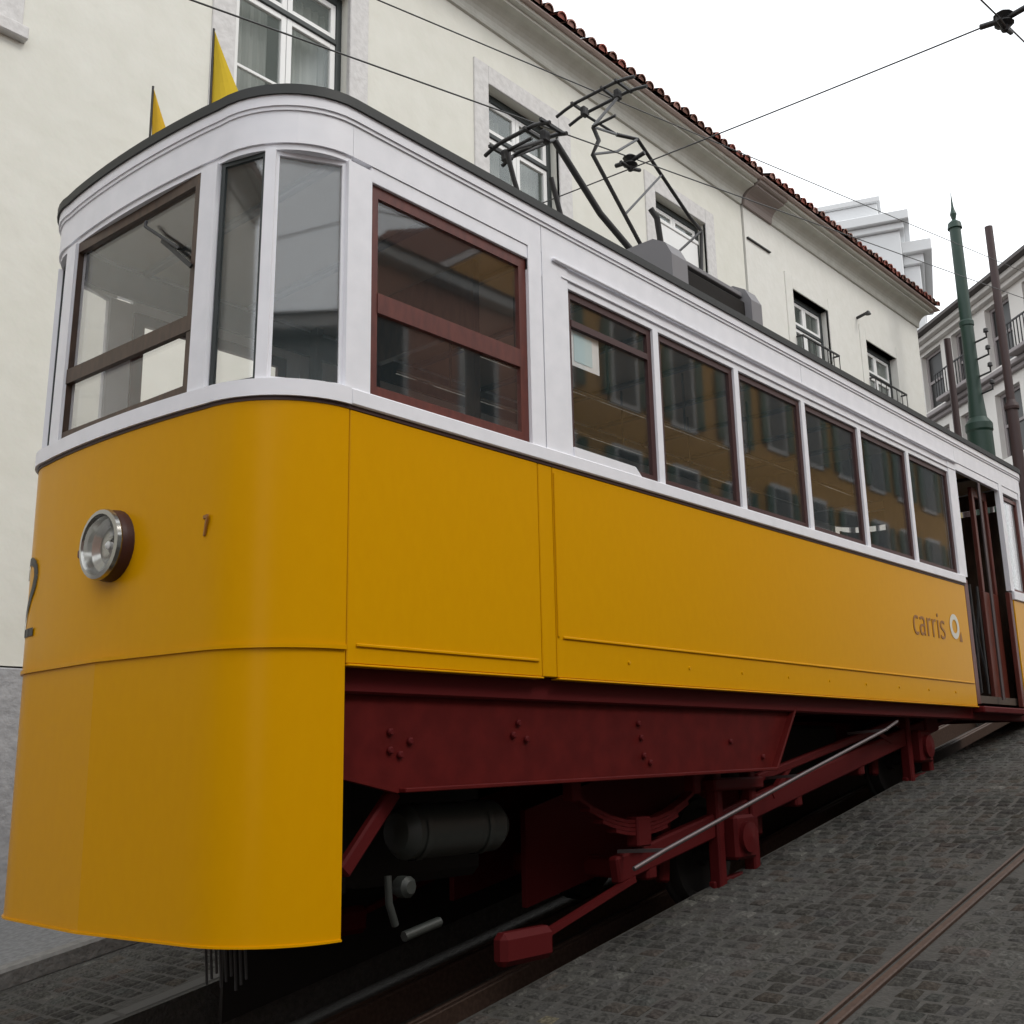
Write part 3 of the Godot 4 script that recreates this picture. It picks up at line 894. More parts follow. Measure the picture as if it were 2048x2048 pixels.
	var ceil := obj("ceiling", b, mats.ceiling_wood, tram)
	for i in 13:
		b = MB.new(); b.span(Vector3(3.1 + i * 0.75, 2.95, ZL + 0.1), Vector3(3.15 + i * 0.75, 2.985, ZR - 0.1), 0.006)
		obj("ceiling_rib", b, mats.brown_wood, ceil)
	# floor
	b = MB.new(); slab(b, lp, 0.46, 0.53, 0.07)
	obj("floor", b, mats.floor_wood, tram)
	# --- pillars
	var pil := func(pts: Array, y0: float, y1: float, th: float, off: float) -> void:
		var m := MB.new(); m.plan(pts, y0, y1, th, off)
		obj("pillar", m, mats.white_paint, tram)
	for L in [false, true]:
		var T := func(a: Array) -> Array:
			if not L: return a
			var o := []
			for p in a: o.append(lf(p))
			o.reverse()
			return o
		var zs: float = ZL if L else ZR
		pil.call(T.call([Vector2(fx(-4.06), -4.06), Vector2(fx(-4.17), -4.17)]), Y_SILL, Y_HEAD, 0.06, 0.004)
		pil.call(T.call(arc(50.0, 56.5, 3)), Y_SILL, Y_HEAD, 0.05, 0.004)
		pil.call(T.call([Vector2(XF + 0.118, ZR), Vector2(XF + 0.001, ZR), cr(3.5)]), Y_SILL, Y_HEAD, 0.055, 0.004)
		for x in [[4.215, 4.325], [4.335, 4.56], [5.415, 5.475], [6.405, 6.465], [7.395, 7.455], [8.385, 8.445], [9.385, 9.445], [10.40, 10.60], [11.86, 11.97]]:
			var wide: bool = x[1] - x[0] > 0.09
			pil.call(T.call([Vector2(x[1], ZR), Vector2(x[0], ZR)]), Y_SILL if (x[0] < 11.0) else Y_SOLE if false else Y_SILL, 2.80 if wide else 2.66, 0.05, 0.0 if wide else -0.004)
	# --- windows of the end platform
	for L in [false, true]:
		var fl := func(p: Vector2) -> Vector2: return lf(p) if L else p
		for a in [[4.0, 49.7], [56.9, 90.0]]:
			b = MB.new()
			var p: Vector2 = fl.call(cr(a[0])); var q: Vector2 = fl.call(cr(a[1]))
			if L:
				var k := p; p = q; q = k
			frame_xz(b, p, q, Y_SILL, Y_HEAD, 0.022, 0.02, -0.02)
			var cw := obj("corner_window", b, mats.frame_dark if a[0] > 30 else mats.white_paint, tram)
			for layer in 2:
				pane(cw, p + (q - p) * 0.02, q - (q - p) * 0.02, Y_SILL + 0.01, Y_HEAD - 0.01, mats.car_glass, 0.006)
				(cw.get_child(layer) as Node3D).position += MD(Vector3((p + q).x / 2 - 3.2, 0, ((p + q).y / 2 - ZM)).normalized()) * (-0.025 - 0.016 * layer)
	b = MB.new()
	var fp := Vector2(2.478, -4.175); var fq := Vector2(2.478, -5.34)
	frame_xz(b, fp, fq, Y_SILL, Y_HEAD, 0.055, 0.03, 0.0)
	b.plan([fp, fq], 1.965, 2.045, 0.03, 0.004)
	var fw := obj("front_window", b, mats.brown_wood, tram)
	pane(fw, fp + Vector2(0.02, -0.05), fq + Vector2(0.02, 0.05), Y_SILL + 0.05, Y_HEAD - 0.05, mats.front_glass)
	b = MB.new()
	b.tube([Vector3(2.465, 2.66, -4.62), Vector3(2.45, 2.62, -4.60), Vector3(2.455, 2.40, -4.30)], 0.009, 5)
	b.bar(Vector3(2.462, 2.50, -4.46), Vector3(2.462, 2.28, -4.20), 0.012, 0.02)
	obj("wiper", b, mats.iron, fw)
	# --- side windows
	side_window(tram, 3.078, 4.215, 2.12, true)
	var xs := [4.56, 5.475, 6.465, 7.455, 8.445, 9.445]
	var xe := [5.415, 6.405, 7.395, 8.385, 9.385, 10.40]
	for i in 6: side_window(tram, xs[i], xe[i], 2.46 if i == 0 else 0.0, false)
	for i in 6:
		b = MB.new()
		frame_xz(b, Vector2(xs[i], ZL + 0.03), Vector2(xe[i], ZL + 0.03), Y_SILL, 2.655, 0.05, 0.03, 0.0)
		var sw := obj("side_window", b, mats.maroon_wood, tram)
		pane(sw, Vector2(xs[i] + 0.04, ZL + 0.045), Vector2(xe[i] - 0.04, ZL + 0.045), Y_SILL + 0.04, 2.62, mats.front_glass)
	b = MB.new()
	frame_xz(b, Vector2(3.085, ZL + 0.03), Vector2(4.215, ZL + 0.03), Y_SILL, 2.72, 0.07, 0.03, 0.0)
	b.plan([Vector2(3.15, ZL + 0.03), Vector2(4.15, ZL + 0.03)], 2.08, 2.16, 0.03)
	obj("side_window", b, mats.maroon_wood, tram)
	# --- inside: bulkheads, benches, driver's stand
	b = MB.new()
	for z in [[ZL + 0.07, -5.1], [-4.28, ZR - 0.07]]:
		b.span(Vector3(4.40, 0.53, z[0]), Vector3(4.45, 1.65, z[1])); b.span(Vector3(4.40, 1.65, z[0]), Vector3(4.45, 2.985, z[0] + 0.08)); b.span(Vector3(4.40, 1.65, z[1] - 0.08), Vector3(4.45, 2.985, z[1]))
	b.span(Vector3(4.40, 2.55, -5.1), Vector3(4.45, 2.985, -4.28))
	obj("bulkhead", b, mats.brown_wood, tram)
	b = MB.new()
	b.span(Vector3(10.42, 0.53, ZL + 0.07), Vector3(10.47, 2.985, -5.1)); b.span(Vector3(10.42, 0.53, -4.28), Vector3(10.47, 2.985, ZR - 0.07)); b.span(Vector3(10.42, 2.5, -5.1), Vector3(10.47, 2.985, -4.28))
	obj("bulkhead", b, mats.brown_wood, tram)
	for i in 5:
		for z in [ZL + 0.12, ZR - 0.87]:
			b = MB.new()
			var x := 5.0 + i * 1.05
			b.span(Vector3(x, 0.95, z), Vector3(x + 0.42, 0.99, z + 0.75), 0.01)
			var be := obj("bench", b, mats.seat_wood, tram)
			b = MB.new()
			for s in 4: b.span(Vector3(x + 0.40, 1.1 + s * 0.13, z), Vector3(x + 0.425, 1.2 + s * 0.13, z + 0.75), 0.008)
			obj("backrest", b, mats.seat_wood, be)
			b = MB.new(); b.span(Vector3(x + 0.1, 0.53, z + 0.06), Vector3(x + 0.14, 0.95, z + 0.1)); b.span(Vector3(x + 0.1, 0.53, z + 0.63), Vector3(x + 0.14, 0.95, z + 0.67))
			obj("bench_frame", b, mats.iron, be)
	b = MB.new()
	b.lathe(Vector3(2.85, 0.53, -4.9), Vector3.UP, [[0.16, 0.0], [0.13, 0.05], [0.13, 0.95], [0.17, 0.98], [0.0, 1.03]], 16)
	b.bar(Vector3(2.85, 1.58, -4.9), Vector3(3.05, 1.6, -4.75), 0.03, 0.025)
	obj("controller", b, mats.iron, tram)
	for z in [-4.4, -5.0]:
		b = MB.new(); b.tube([Vector3(4.5, 2.5, z), Vector3(10.4, 2.5, z)], 0.016, 6)
		for i in 6: b.tube([Vector3(5.0 + i, 2.5, z), Vector3(5.0 + i, 2.985, z)], 0.010, 5)
		obj("grab_rail", b, mats.chrome, tram)
	# --- rear entrance
	b = MB.new()
	for i in 5: b.tube([Vector3(10.72 + i * 0.10, 0.56, ZR - 0.10 - 0.05 * (i % 2)), Vector3(10.72 + i * 0.10, 1.62, ZR - 0.10 - 0.05 * (i % 2))], 0.012, 5)
	for i in 4:
		b.bar(Vector3(10.72 + i * 0.1, 0.7, ZR - 0.10 - 0.05 * (i % 2)), Vector3(10.82 + i * 0.1, 1.5, ZR - 0.10 - 0.05 * ((i + 1) % 2)), 0.015, 0.02)
		b.bar(Vector3(10.72 + i * 0.1, 1.5, ZR - 0.10 - 0.05 * (i % 2)), Vector3(10.82 + i * 0.1, 0.7, ZR - 0.10 - 0.05 * ((i + 1) % 2)), 0.015, 0.02)
	obj("folding_gate", b, mats.iron, tram)
	b = MB.new(); b.tube([Vector3(11.28, 0.5, ZR - 0.02), Vector3(11.28, 2.7, ZR - 0.02)], 0.018, 8)
	obj("grab_pole", b, mats.steel, tram)
	b = MB.new(); b.span(Vector3(10.50, 0.44, ZR - 0.05), Vector3(10.60, 1.62, ZR - 0.005), 0.005)
	obj("door_post", b, mats.maroon_wood, tram)
	b = MB.new(); b.span(Vector3(11.80, 0.44, ZR - 0.05), Vector3(11.88, 1.62, ZR - 0.005), 0.005)
	obj("door_post", b, mats.maroon_wood, tram)
	b = MB.new(); b.span(Vector3(10.5, 0.36, ZR - 0.3), Vector3(11.9, 0.42, ZR + 0.05), 0.01)
	obj("step", b, mats.maroon_dirty, tram)
	b = MB.new(); b.span(Vector3(10.62, 0.55, ZL + 0.06), Vector3(12.5, 1.6, ZL + 0.1)); b.span(Vector3(12.55, 0.5, ZL + 0.4), Vector3(12.6, 1.6, ZR - 0.4))
	obj("platform_lining", b, mats.brown_wood, tram)
	b = MB.new(); b.span(Vector3(10.65, 0.55, ZL + 0.10), Vector3(11.85, 2.72, ZL + 0.14), 0.005)
	obj("platform_door", b, mats.maroon_wood, tram)
	b = MB.new(); b.span(Vector3(11.36, 0.5, ZR - 0.16), Vector3(11.80, 1.6, ZR - 0.12), 0.005); b.span(Vector3(11.36, 1.6, ZR - 0.16), Vector3(11.42, 2.7, ZR - 0.12), 0.004); b.span(Vector3(11.74, 1.6, ZR - 0.16), Vector3(11.80, 2.7, ZR - 0.12), 0.004); b.span(Vector3(11.42, 2.6, ZR - 0.16), Vector3(11.74, 2.7, ZR - 0.12), 0.004)
	obj("platform_door", b, mats.maroon_wood, tram)
	b = MB.new(); b.plan(rp, 0.5, 2.7, 0.02, -0.14)
	obj("end_partition", b, mats.brown_wood, tram)
	# windows of the uphill end
	b = MB.new(); frame_xz(b, Vector2(xr - 0.01, ZR - 0.03), Vector2(11.97, ZR - 0.03), Y_SILL, 2.7, 0.04, 0.03, 0.0)
	var rw := obj("side_window", b, mats.maroon_wood, tram)
	pane(rw, Vector2(xr - 0.04, ZR - 0.045), Vector2(12.0, ZR - 0.045), Y_SILL + 0.03, 2.67, mats.car_glass)
	for a in [[0.0, 8.0], [42.0, 50.0], [86.0, 94.0]]:
		for L in [false, true]:
			var m := MB.new()
			var pts := [rv(cr(a[1] if a[1] <= 90 else 90.0)), rv(cr(a[0]))]
			if L: pts = [lf(pts[1]), lf(pts[0])]
			m.plan(pts, Y_SILL, 2.80, 0.05, 0.0)
			obj("pillar", m, mats.white_paint, tram)
	# --- headlamp and lettering
	lamp(tram)
	lettering(tram)
	MB.lean = false
	underframe(tram)
	roof_gear(tram)
	notice()
	for k in [[Vector3(2.8, 3.08, -4.60), 0.84, 0.10, 0.30, "tall yellow pennant above the front roof edge, the larger of two"], [Vector3(2.8, 3.08, -5.22), 0.78, 0.02, 0.22, "short yellow pennant above the front roof edge, the smaller of two"]]:
		pennant(k)

func side_window(tram: Node3D, x0: float, x1: float, rail_y: float, driver: bool) -> void:
	var b := MB.new()
	var top := 2.72 if driver else 2.655
	var z := ZR - 0.022
	var w := 0.06 if driver else 0.045
	# outward is +z, so walk towards the front
	frame_xz(b, Vector2(x1, z), Vector2(x0, z), Y_SILL, top, w, 0.03, 0.0)
	if rail_y > 0.0:
		b.plan([Vector2(x1 - w, z), Vector2(x0 + w, z)], rail_y - (0.05 if driver else 0.02), rail_y + (0.05 if driver else 0.02), 0.03, 0.004)
	var o := obj("side_window", b, mats.maroon_wood if driver else mats.maroon_dark, tram)
	pane(o, Vector2(x1 - w + 0.01, z - 0.012), Vector2(x0 + w - 0.01, z - 0.012), Y_SILL + w - 0.01, top - w + 0.01, mats.car_glass)

func lamp(tram: Node3D) -> void:
	var o := Vector3(2.437, 1.01, -4.66)
	var ax := Vector3(-1, 0, 0)
	var b := MB.new()
	b.lathe(o, ax, [[0.166, -0.03], [0.170, -0.01], [0.166, 0.025], [0.160, 0.055], [0.15, 0.058]], 28)
	var h := obj("headlamp", b, mats.maroon_dark, tram)
	b = MB.new()
	b.lathe(o, ax, [[0.160, 0.042], [0.167, 0.055], [0.162, 0.072], [0.142, 0.076], [0.137, 0.065]], 28)
	obj("rim", b, mats.chrome, h)
	b = MB.new()
	b.lathe(o, ax, [[0.139, 0.062], [0.128, 0.03], [0.09, 0.008], [0.04, -0.002], [0.0, -0.004]], 24)
	obj("reflector", b, mats.chrome, h)
	b = MB.new()
	b.lathe(o, ax, [[0.0, 0.0], [0.018, 0.004], [0.020, 0.025], [0.0, 0.04]], 10)
	obj("bulb", b, mats.frame_white, h)
	b = MB.new()
	b.lathe(o, ax, [[0.139, 0.066], [0.11, 0.08], [0.06, 0.09], [0.0, 0.093]], 24)
	obj("lens", b, mats.front_glass, h)
	b = MB.new()
	b.box(o + Vector3(-0.03, -0.015, -0.195), Vector3(0.04, 0.04, 0.05), 0.006)
	obj("hinge", b, mats.maroon_wood, h)
	var turn := Transform3D(Basis(Vector3(0, 1, 0), -PI / 2 - 0.25), Vector3(fx(-4.02) - 0.006, 1.03, -4.0))
	var k := MB.new()
	k.t = turn
	k.prism(PackedVector2Array([Vector2(-0.025, 0.03), Vector2(0.02, 0.03), Vector2(0.02, 0.018), Vector2(-0.004, -0.06), Vector2(-0.018, -0.06), Vector2(0.004, 0.016), Vector2(-0.025, 0.016)]), -0.004, 0.004)
	obj("seven_mark", k, mats.print_brown, tram)

func text(tram: Node3D, called: String, s: String, size: float, at: Vector3, face_dir: Vector3, m: Material, bold := 400) -> void:
	var tm := TextMesh.new()
	var f := SystemFont.new()
	f.font_names = PackedStringArray(["Droid Sans"]); f.font_weight = bold
	tm.font = f; tm.text = s; tm.font_size = 64; tm.pixel_size = size / 64.0 * SC; tm.depth = 0.004
	var o := MeshInstance3D.new()
	o.mesh = tm; o.material_override = m; o.name = called
	var zz := MD(face_dir).normalized()
	var xx := Vector3.UP.cross(zz).normalized()
	o.transform = Transform3D(Basis(xx, Vector3.UP, zz), M(at) - tram.position)
	tram.add_child(o, true)

func lettering(tram: Node3D) -> void:
	text(tram, "lettering", "carris", 0.30, Vector3(9.50, 1.10, ZR + 0.002), Vector3(0, 0, 1), mats.print_brown)
	var b := MB.new()
	var n := 28
	for i in n:
		var a := TAU * i / n; var c := TAU * (i + 1) / n
		var f := func(t: float, k: float) -> Vector3: return Vector3(10.10 + 0.115 * k * cos(t), 1.13 + 0.115 * k * sin(t), ZR + 0.004)
		b.quad(f.call(a, 0.55), f.call(a, 1.0), f.call(c, 1.0), f.call(c, 0.55))
	obj("emblem", b, mats.print_white, tram)
	b = MB.new()
	b.prism(PackedVector2Array([Vector2(10.20, 1.0), Vector2(10.27, 1.0), Vector2(10.25, 1.09), Vector2(10.22, 1.06)]), ZR + 0.001, ZR + 0.004)
	obj("emblem_tail", b, mats.print_brown, tram)
	# fleet number painted round the corner
	var stroke := [Vector2(-0.10, 0.11), Vector2(-0.085, 0.165), Vector2(-0.04, 0.195), Vector2(0.02, 0.195), Vector2(0.07, 0.17), Vector2(0.085, 0.115), Vector2(0.065, 0.05), Vector2(0.0, -0.035), Vector2(-0.06, -0.11), Vector2(-0.105, -0.175), Vector2(0.10, -0.175)]
	b = MB.new()
	var on := func(u: float, y: float) -> Vector3:   # u grows away from the middle of the front
		var q := Vector2(fx(ZM - u), ZM - u) if u < 0.69 else lf(cr(90.0 - rad_to_deg((u - 0.69) / R)))
		var o := Vector2(-1, 0) if u < 0.69 else Vector2(-cos((u - 0.69) / R), -sin((u - 0.69) / R))
		return Vector3(q.x + o.x * 0.004, y, q.y + o.y * 0.004)
	for k in stroke.size() - 1:
		for m in 3:
			var a: Vector2 = stroke[k].lerp(stroke[k + 1], m / 3.0); var c: Vector2 = stroke[k].lerp(stroke[k + 1], (m + 1.15) / 3.0)
			var w: Vector2 = (c - a).normalized().orthogonal() * 0.021
			var u0 := 0.80
			b.quad(on.call(u0 - a.x - w.x, 0.86 + a.y + w.y), on.call(u0 - c.x - w.x, 0.86 + c.y + w.y), on.call(u0 - c.x + w.x, 0.86 + c.y - w.y), on.call(u0 - a.x + w.x, 0.86 + a.y - w.y))
	obj("fleet_number", b, mats.print_black, tram)

func underframe(tram: Node3D) -> void:
	var b := MB.new()
	b.span(Vector3(XF + 0.02, 0.30, ZR - 0.16), Vector3(12.4, 0.43, ZR - 0.06), 0.01); b.span(Vector3(XF + 0.02, 0.30, ZL + 0.06), Vector3(12.4, 0.43, ZL + 0.16), 0.01)
	for x in [3.2, 4.6, 6.2, 7.8, 9.4, 11.0, 12.2]: b.span(Vector3(x, 0.31, ZL + 0.16), Vector3(x + 0.12, 0.44, ZR - 0.16))
	obj("sole_bar", b, mats.maroon_dirty, tram)
	for z in [ZR - 0.10, ZL + 0.14]:
		b = MB.new()
		b.prism(PackedVector2Array([Vector2(3.0, -0.05), Vector2(3.35, -0.125), Vector2(6.72, -0.09), Vector2(7.05, 0.335), Vector2(3.0, 0.335)]), z - 0.04, z)
		var g := obj("girder_plate", b, mats.maroon_steel, tram)
		if z > ZM:
			b = MB.new()
			for q in [Vector2(3.30, 0.06), Vector2(3.42, 0.10), Vector2(3.30, 0.14), Vector2(3.36, 0.04), Vector2(4.12, 0.13), Vector2(4.16, 0.19), Vector2(4.22, 0.11), Vector2(5.2, 0.2), Vector2(5.22, 0.12), Vector2(5.24, 0.02), Vector2(5.30, -0.02), Vector2(6.2, 0.1), Vector2(6.6, 0.0)]:
				b.lathe(Vector3(q.x, q.y, z), Vector3(0, 0, 1), [[0.018, 0.0], [0.018, 0.012], [0.012, 0.018], [0.0, 0.018]], 6)
			obj("bolt_heads", b, mats.maroon_dirty, g)
			b = MB.new()
			b.bar(Vector3(3.36, -0.115, z + 0.02), Vector3(6.72, -0.08, z + 0.02), 0.05, 0.02, 0.004)
			b.bar(Vector3(6.72, -0.08, z + 0.02), Vector3(7.05, 0.33, z + 0.02), 0.05, 0.02, 0.004)
			obj("flange", b, mats.maroon_steel, g)
	# sloping truck frame, following the rails
	var L := func(x: float, dy := 0.0) -> float: return ys(x) + 0.38 + dy
	for z in [-3.95, -5.43]:
		b = MB.new()
		b.bar(Vector3(5.25, L.call(5.25), z), Vector3(10.3, L.call(10.3), z), 0.07, 0.15, 0.012)
		var fr := obj("truck_beam", b, mats.maroon_dirty, tram)
		for x in [6.55, 9.75]:
			b = MB.new()
			for dx in [-0.24, 0.20]:
				b.span(Vector3(x + dx, ys(x) - 0.06, z - 0.03), Vector3(x + dx + 0.08, L.call(x) + 0.3, z + 0.06), 0.012)
			b.span(Vector3(x - 0.3, L.call(x) + 0.18, z - 0.02), Vector3(x + 0.34, L.call(x) + 0.26, z + 0.09), 0.012)
			b.bar(Vector3(x - 0.26, ys(x) - 0.03, z), Vector3(x + 0.3, ys(x) + 0.02, z), 0.05, 0.05, 0.008)
			obj("axle_guard", b, mats.maroon_dirty, fr)
			b = MB.new()
			b.span(Vector3(x - 0.12, L.call(x) - 0.26, z - 0.02), Vector3(x + 0.14, L.call(x) + 0.02, z + 0.12), 0.02)
			b.lathe(Vector3(x + 0.01, L.call(x) - 0.12, z + 0.12), Vector3(0, 0, 1), [[0.10, 0.0], [0.10, 0.03], [0.0, 0.045]], 12)
			obj("axle_box", b, mats.maroon_dirty, fr)
		# leaf spring hung under the girder
		b = MB.new()
		for lf_ in 4:
			var hw := 0.62 - lf_ * 0.12
			var pts := []
			for i in 9:
				var u := -1.0 + 2.0 * i / 8.0
				pts.append(Vector3(5.45 + u * hw, -0.36 + 0.17 * u * u * (hw / 0.62) * (hw / 0.62) + lf_ * -0.022, z + 0.04))
			for i in 8: b.bar(pts[i], pts[i + 1] + (pts[i + 1] - pts[i]) * 0.02, 0.07, 0.02)
		b.span(Vector3(5.38, -0.50, z), Vector3(5.52, -0.33, z + 0.09), 0.01)
		b.span(Vector3(4.80, -0.22, z), Vector3(4.88, -0.06, z + 0.08), 0.008); b.span(Vector3(6.02, -0.22, z), Vector3(6.10, -0.06, z + 0.08), 0.008)
		obj("leaf_spring", b, mats.maroon_dirty, fr)
		b = MB.new()
		b.span(Vector3(4.22, ys(4.4) + 0.16, z - 0.02), Vector3(4.62, ys(4.4) + 0.32, z + 0.08), 0.03)
		b.bar(Vector3(4.6, ys(4.6) + 0.24, z + 0.03), Vector3(5.4, ys(5.4) + 0.30, z + 0.03), 0.035, 0.035)
		obj("brake_hanger", b, mats.maroon_dirty, fr)
	for x in [6.55, 9.75]:
		for z in [ZM - 0.5, ZM + 0.5]:
			b = MB.new()
			b.lathe(Vector3(x, ys(x) + 0.16, z - 0.05), Vector3(0, 0, 1), [[0.0, 0.0], [0.33, 0.0], [0.38, 0.005], [0.38, 0.03], [0.35, 0.035], [0.345, 0.12], [0.29, 0.12], [0.27, 0.09], [0.10, 0.09], [0.09, 0.14], [0.0, 0.14]], 30)
			obj("wheel", b, mats.under_black, tram)
		b = MB.new(); b.tube([Vector3(x, ys(x) + 0.16, -5.5), Vector3(x, ys(x) + 0.16, -3.9)], 0.06, 10)
		obj("axle", b, mats.under_black, tram)
	# inner plates, beams and brake rigging, added to block light under the car
	for z in [-4.42, -5.02]:
		b = MB.new()
		b.prism(PackedVector2Array([Vector2(5.0, ys(5.0) + 0.22), Vector2(10.4, ys(10.4) + 0.2), Vector2(10.4, 0.28), Vector2(7.1, 0.28), Vector2(5.6, -0.15), Vector2(5.0, -0.28)]), z - 0.02, z + 0.02)
		obj("added_inner_plate", b, mats.maroon_dirty, tram)
	for x in [5.6, 7.5, 8.6]:
		b = MB.new()
		b.bar(Vector3(x, ys(x) + 0.30, -5.4), Vector3(x, ys(x) + 0.30, -3.92), 0.10, 0.12, 0.015)
		obj("added_cross_beam", b, mats.maroon_dirty, tram)
	for x in [5.95, 7.15, 9.2, 10.25]:
		b = MB.new()
		b.bar(Vector3(x, ys(x) + 0.12, -4.1), Vector3(x + 0.05, ys(x) + 0.5, -4.1), 0.06, 0.10, 0.015)
		b.bar(Vector3(x + 0.02, ys(x) + 0.34, -4.02), Vector3(x + 0.75, ys(x + 0.75) + 0.30, -4.02), 0.03, 0.035)
		obj("added_brake_shoe", b, mats.maroon_dirty, tram)
	b = MB.new()
	b.bar(Vector3(6.9, ys(6.9) + 0.56, -3.93), Vector3(9.4, ys(9.4) + 0.54, -3.93), 0.05, 0.06, 0.01)
	b.bar(Vector3(7.1, ys(7.1) + 0.4, -3.93), Vector3(7.4, ys(7.4) + 0.56, -3.93), 0.04, 0.04); b.bar(Vector3(9.2, ys(9.2) + 0.4, -3.93), Vector3(8.9, ys(8.9) + 0.54, -3.93), 0.04, 0.04)
	obj("added_truss", b, mats.maroon_dirty, tram)
	# pipe running along the slope
	b = MB.new()
	b.tube([Vector3(5.02, -0.58, ZR - 0.04), Vector3(5.3, -0.50, ZR - 0.02), Vector3(7.0, -0.12, ZR - 0.02), Vector3(8.45, 0.19, ZR - 0.03), Vector3(8.8, 0.26, ZR - 0.08)], 0.013, 6)
	for x in [5.3, 7.0, 8.45]: b.bar(Vector3(x, lerpf(-0.5, 0.19, (x - 5.3) / 3.15), ZR - 0.02), Vector3(x, lerpf(-0.5, 0.19, (x - 5.3) / 3.15) - 0.02, -3.95), 0.02, 0.02)
	obj("air_pipe", b, mats.steel, tram)
	# air tank, valves, frames behind the skirt
	b = MB.new()
	b.lathe(Vector3(3.62, -0.32, -4.02), Vector3(1, 0, 0), [[0.0, 0.0], [0.09, 0.01], [0.13, 0.06], [0.13, 0.66], [0.09, 0.72], [0.0, 0.73]], 20)
	b.lathe(Vector3(3.72, -0.32, -4.02), Vector3(1, 0, 0), [[0.137, 0.0], [0.137, 0.04]], 20); b.lathe(Vector3(4.15, -0.32, -4.02), Vector3(1, 0, 0), [[0.137, 0.0], [0.137, 0.04]], 20)
	obj("air_tank", b, mats.tank_grey, tram)
	b = MB.new()
	b.bar(Vector3(3.42, -0.12, -3.80), Vector3(3.12, -0.45, -3.80), 0.05, 0.07, 0.01)
	obj("brace", b, mats.maroon_dirty, tram)
	for k in [[Vector3(3.05, -0.62, -3.92), Vector3(3.14, 0.3, -3.84)], [Vector3(3.35, -0.6, -4.3), Vector3(3.5, 0.2, -4.22)], [Vector3(3.0, -0.62, -5.6), Vector3(3.1, 0.3, -5.5)]]:
		b = MB.new(); b.span(k[0], k[1], 0.01)
		obj("skirt_post", b, mats.under_black, tram)
	b = MB.new()
	b.span(Vector3(2.75, 0.1, -5.6), Vector3(2.85, 0.3, -3.9), 0.01)
	obj("skirt_frame", b, mats.under_black, tram)
	b = MB.new()
	b.lathe(Vector3(3.62, -0.56, -3.92), Vector3(0, 0, 1), [[0.05, -0.06], [0.05, 0.0], [0.03, 0.02], [0.0, 0.02]], 10)
	b.tube([Vector3(3.5, -0.5, -3.93), Vector3(3.5, -0.62, -3.92), Vector3(3.54, -0.72, -3.92)], 0.018, 6)
	b.tube([Vector3(3.62, -0.78, -3.95), Vector3(3.85, -0.74, -3.95)], 0.025, 6)
	obj("coupling", b, mats.tank_grey, tram)
	b = MB.new()
	b.span(Vector3(3.0, 0.0, ZL + 0.3), Vector3(10.4, 0.28, ZL + 0.4)); b.span(Vector3(3.75, -0.62, -5.1), Vector3(4.7, 0.0, -4.45), 0.05); b.span(Vector3(7.2, -0.2, -5.1), Vector3(9.0, 0.25, -4.3), 0.03)
	obj("added_motor_case", b, mats.under_black, tram)  # added bulk that helps keep light out from under the car
	b = MB.new()
	b.prism(PackedVector2Array([Vector2(3.9, ys(3.9) - 0.2), Vector2(10.9, ys(10.9) - 0.2), Vector2(10.9, 0.4), Vector2(3.9, 0.4)]), ZL + 0.02, ZL + 0.05)
	obj("shade_board", b, mats.under_black, tram)  # added board, shuts out light and view from the house side
	# bristles hanging under the skirt
	b = MB.new()
	for i in 9:
		var z := -3.92 - i * 0.035
		b.tube([Vector3(2.72, Y_SKIRT + 0.06, z), Vector3(2.74, Y_SKIRT - 0.15 - 0.025 * (i % 3), z)], 0.006, 5)
	b.span(Vector3(2.7, Y_SKIRT + 0.04, -4.24), Vector3(2.75, Y_SKIRT + 0.12, -3.88))
	obj("rail_brush", b, mats.iron, tram)

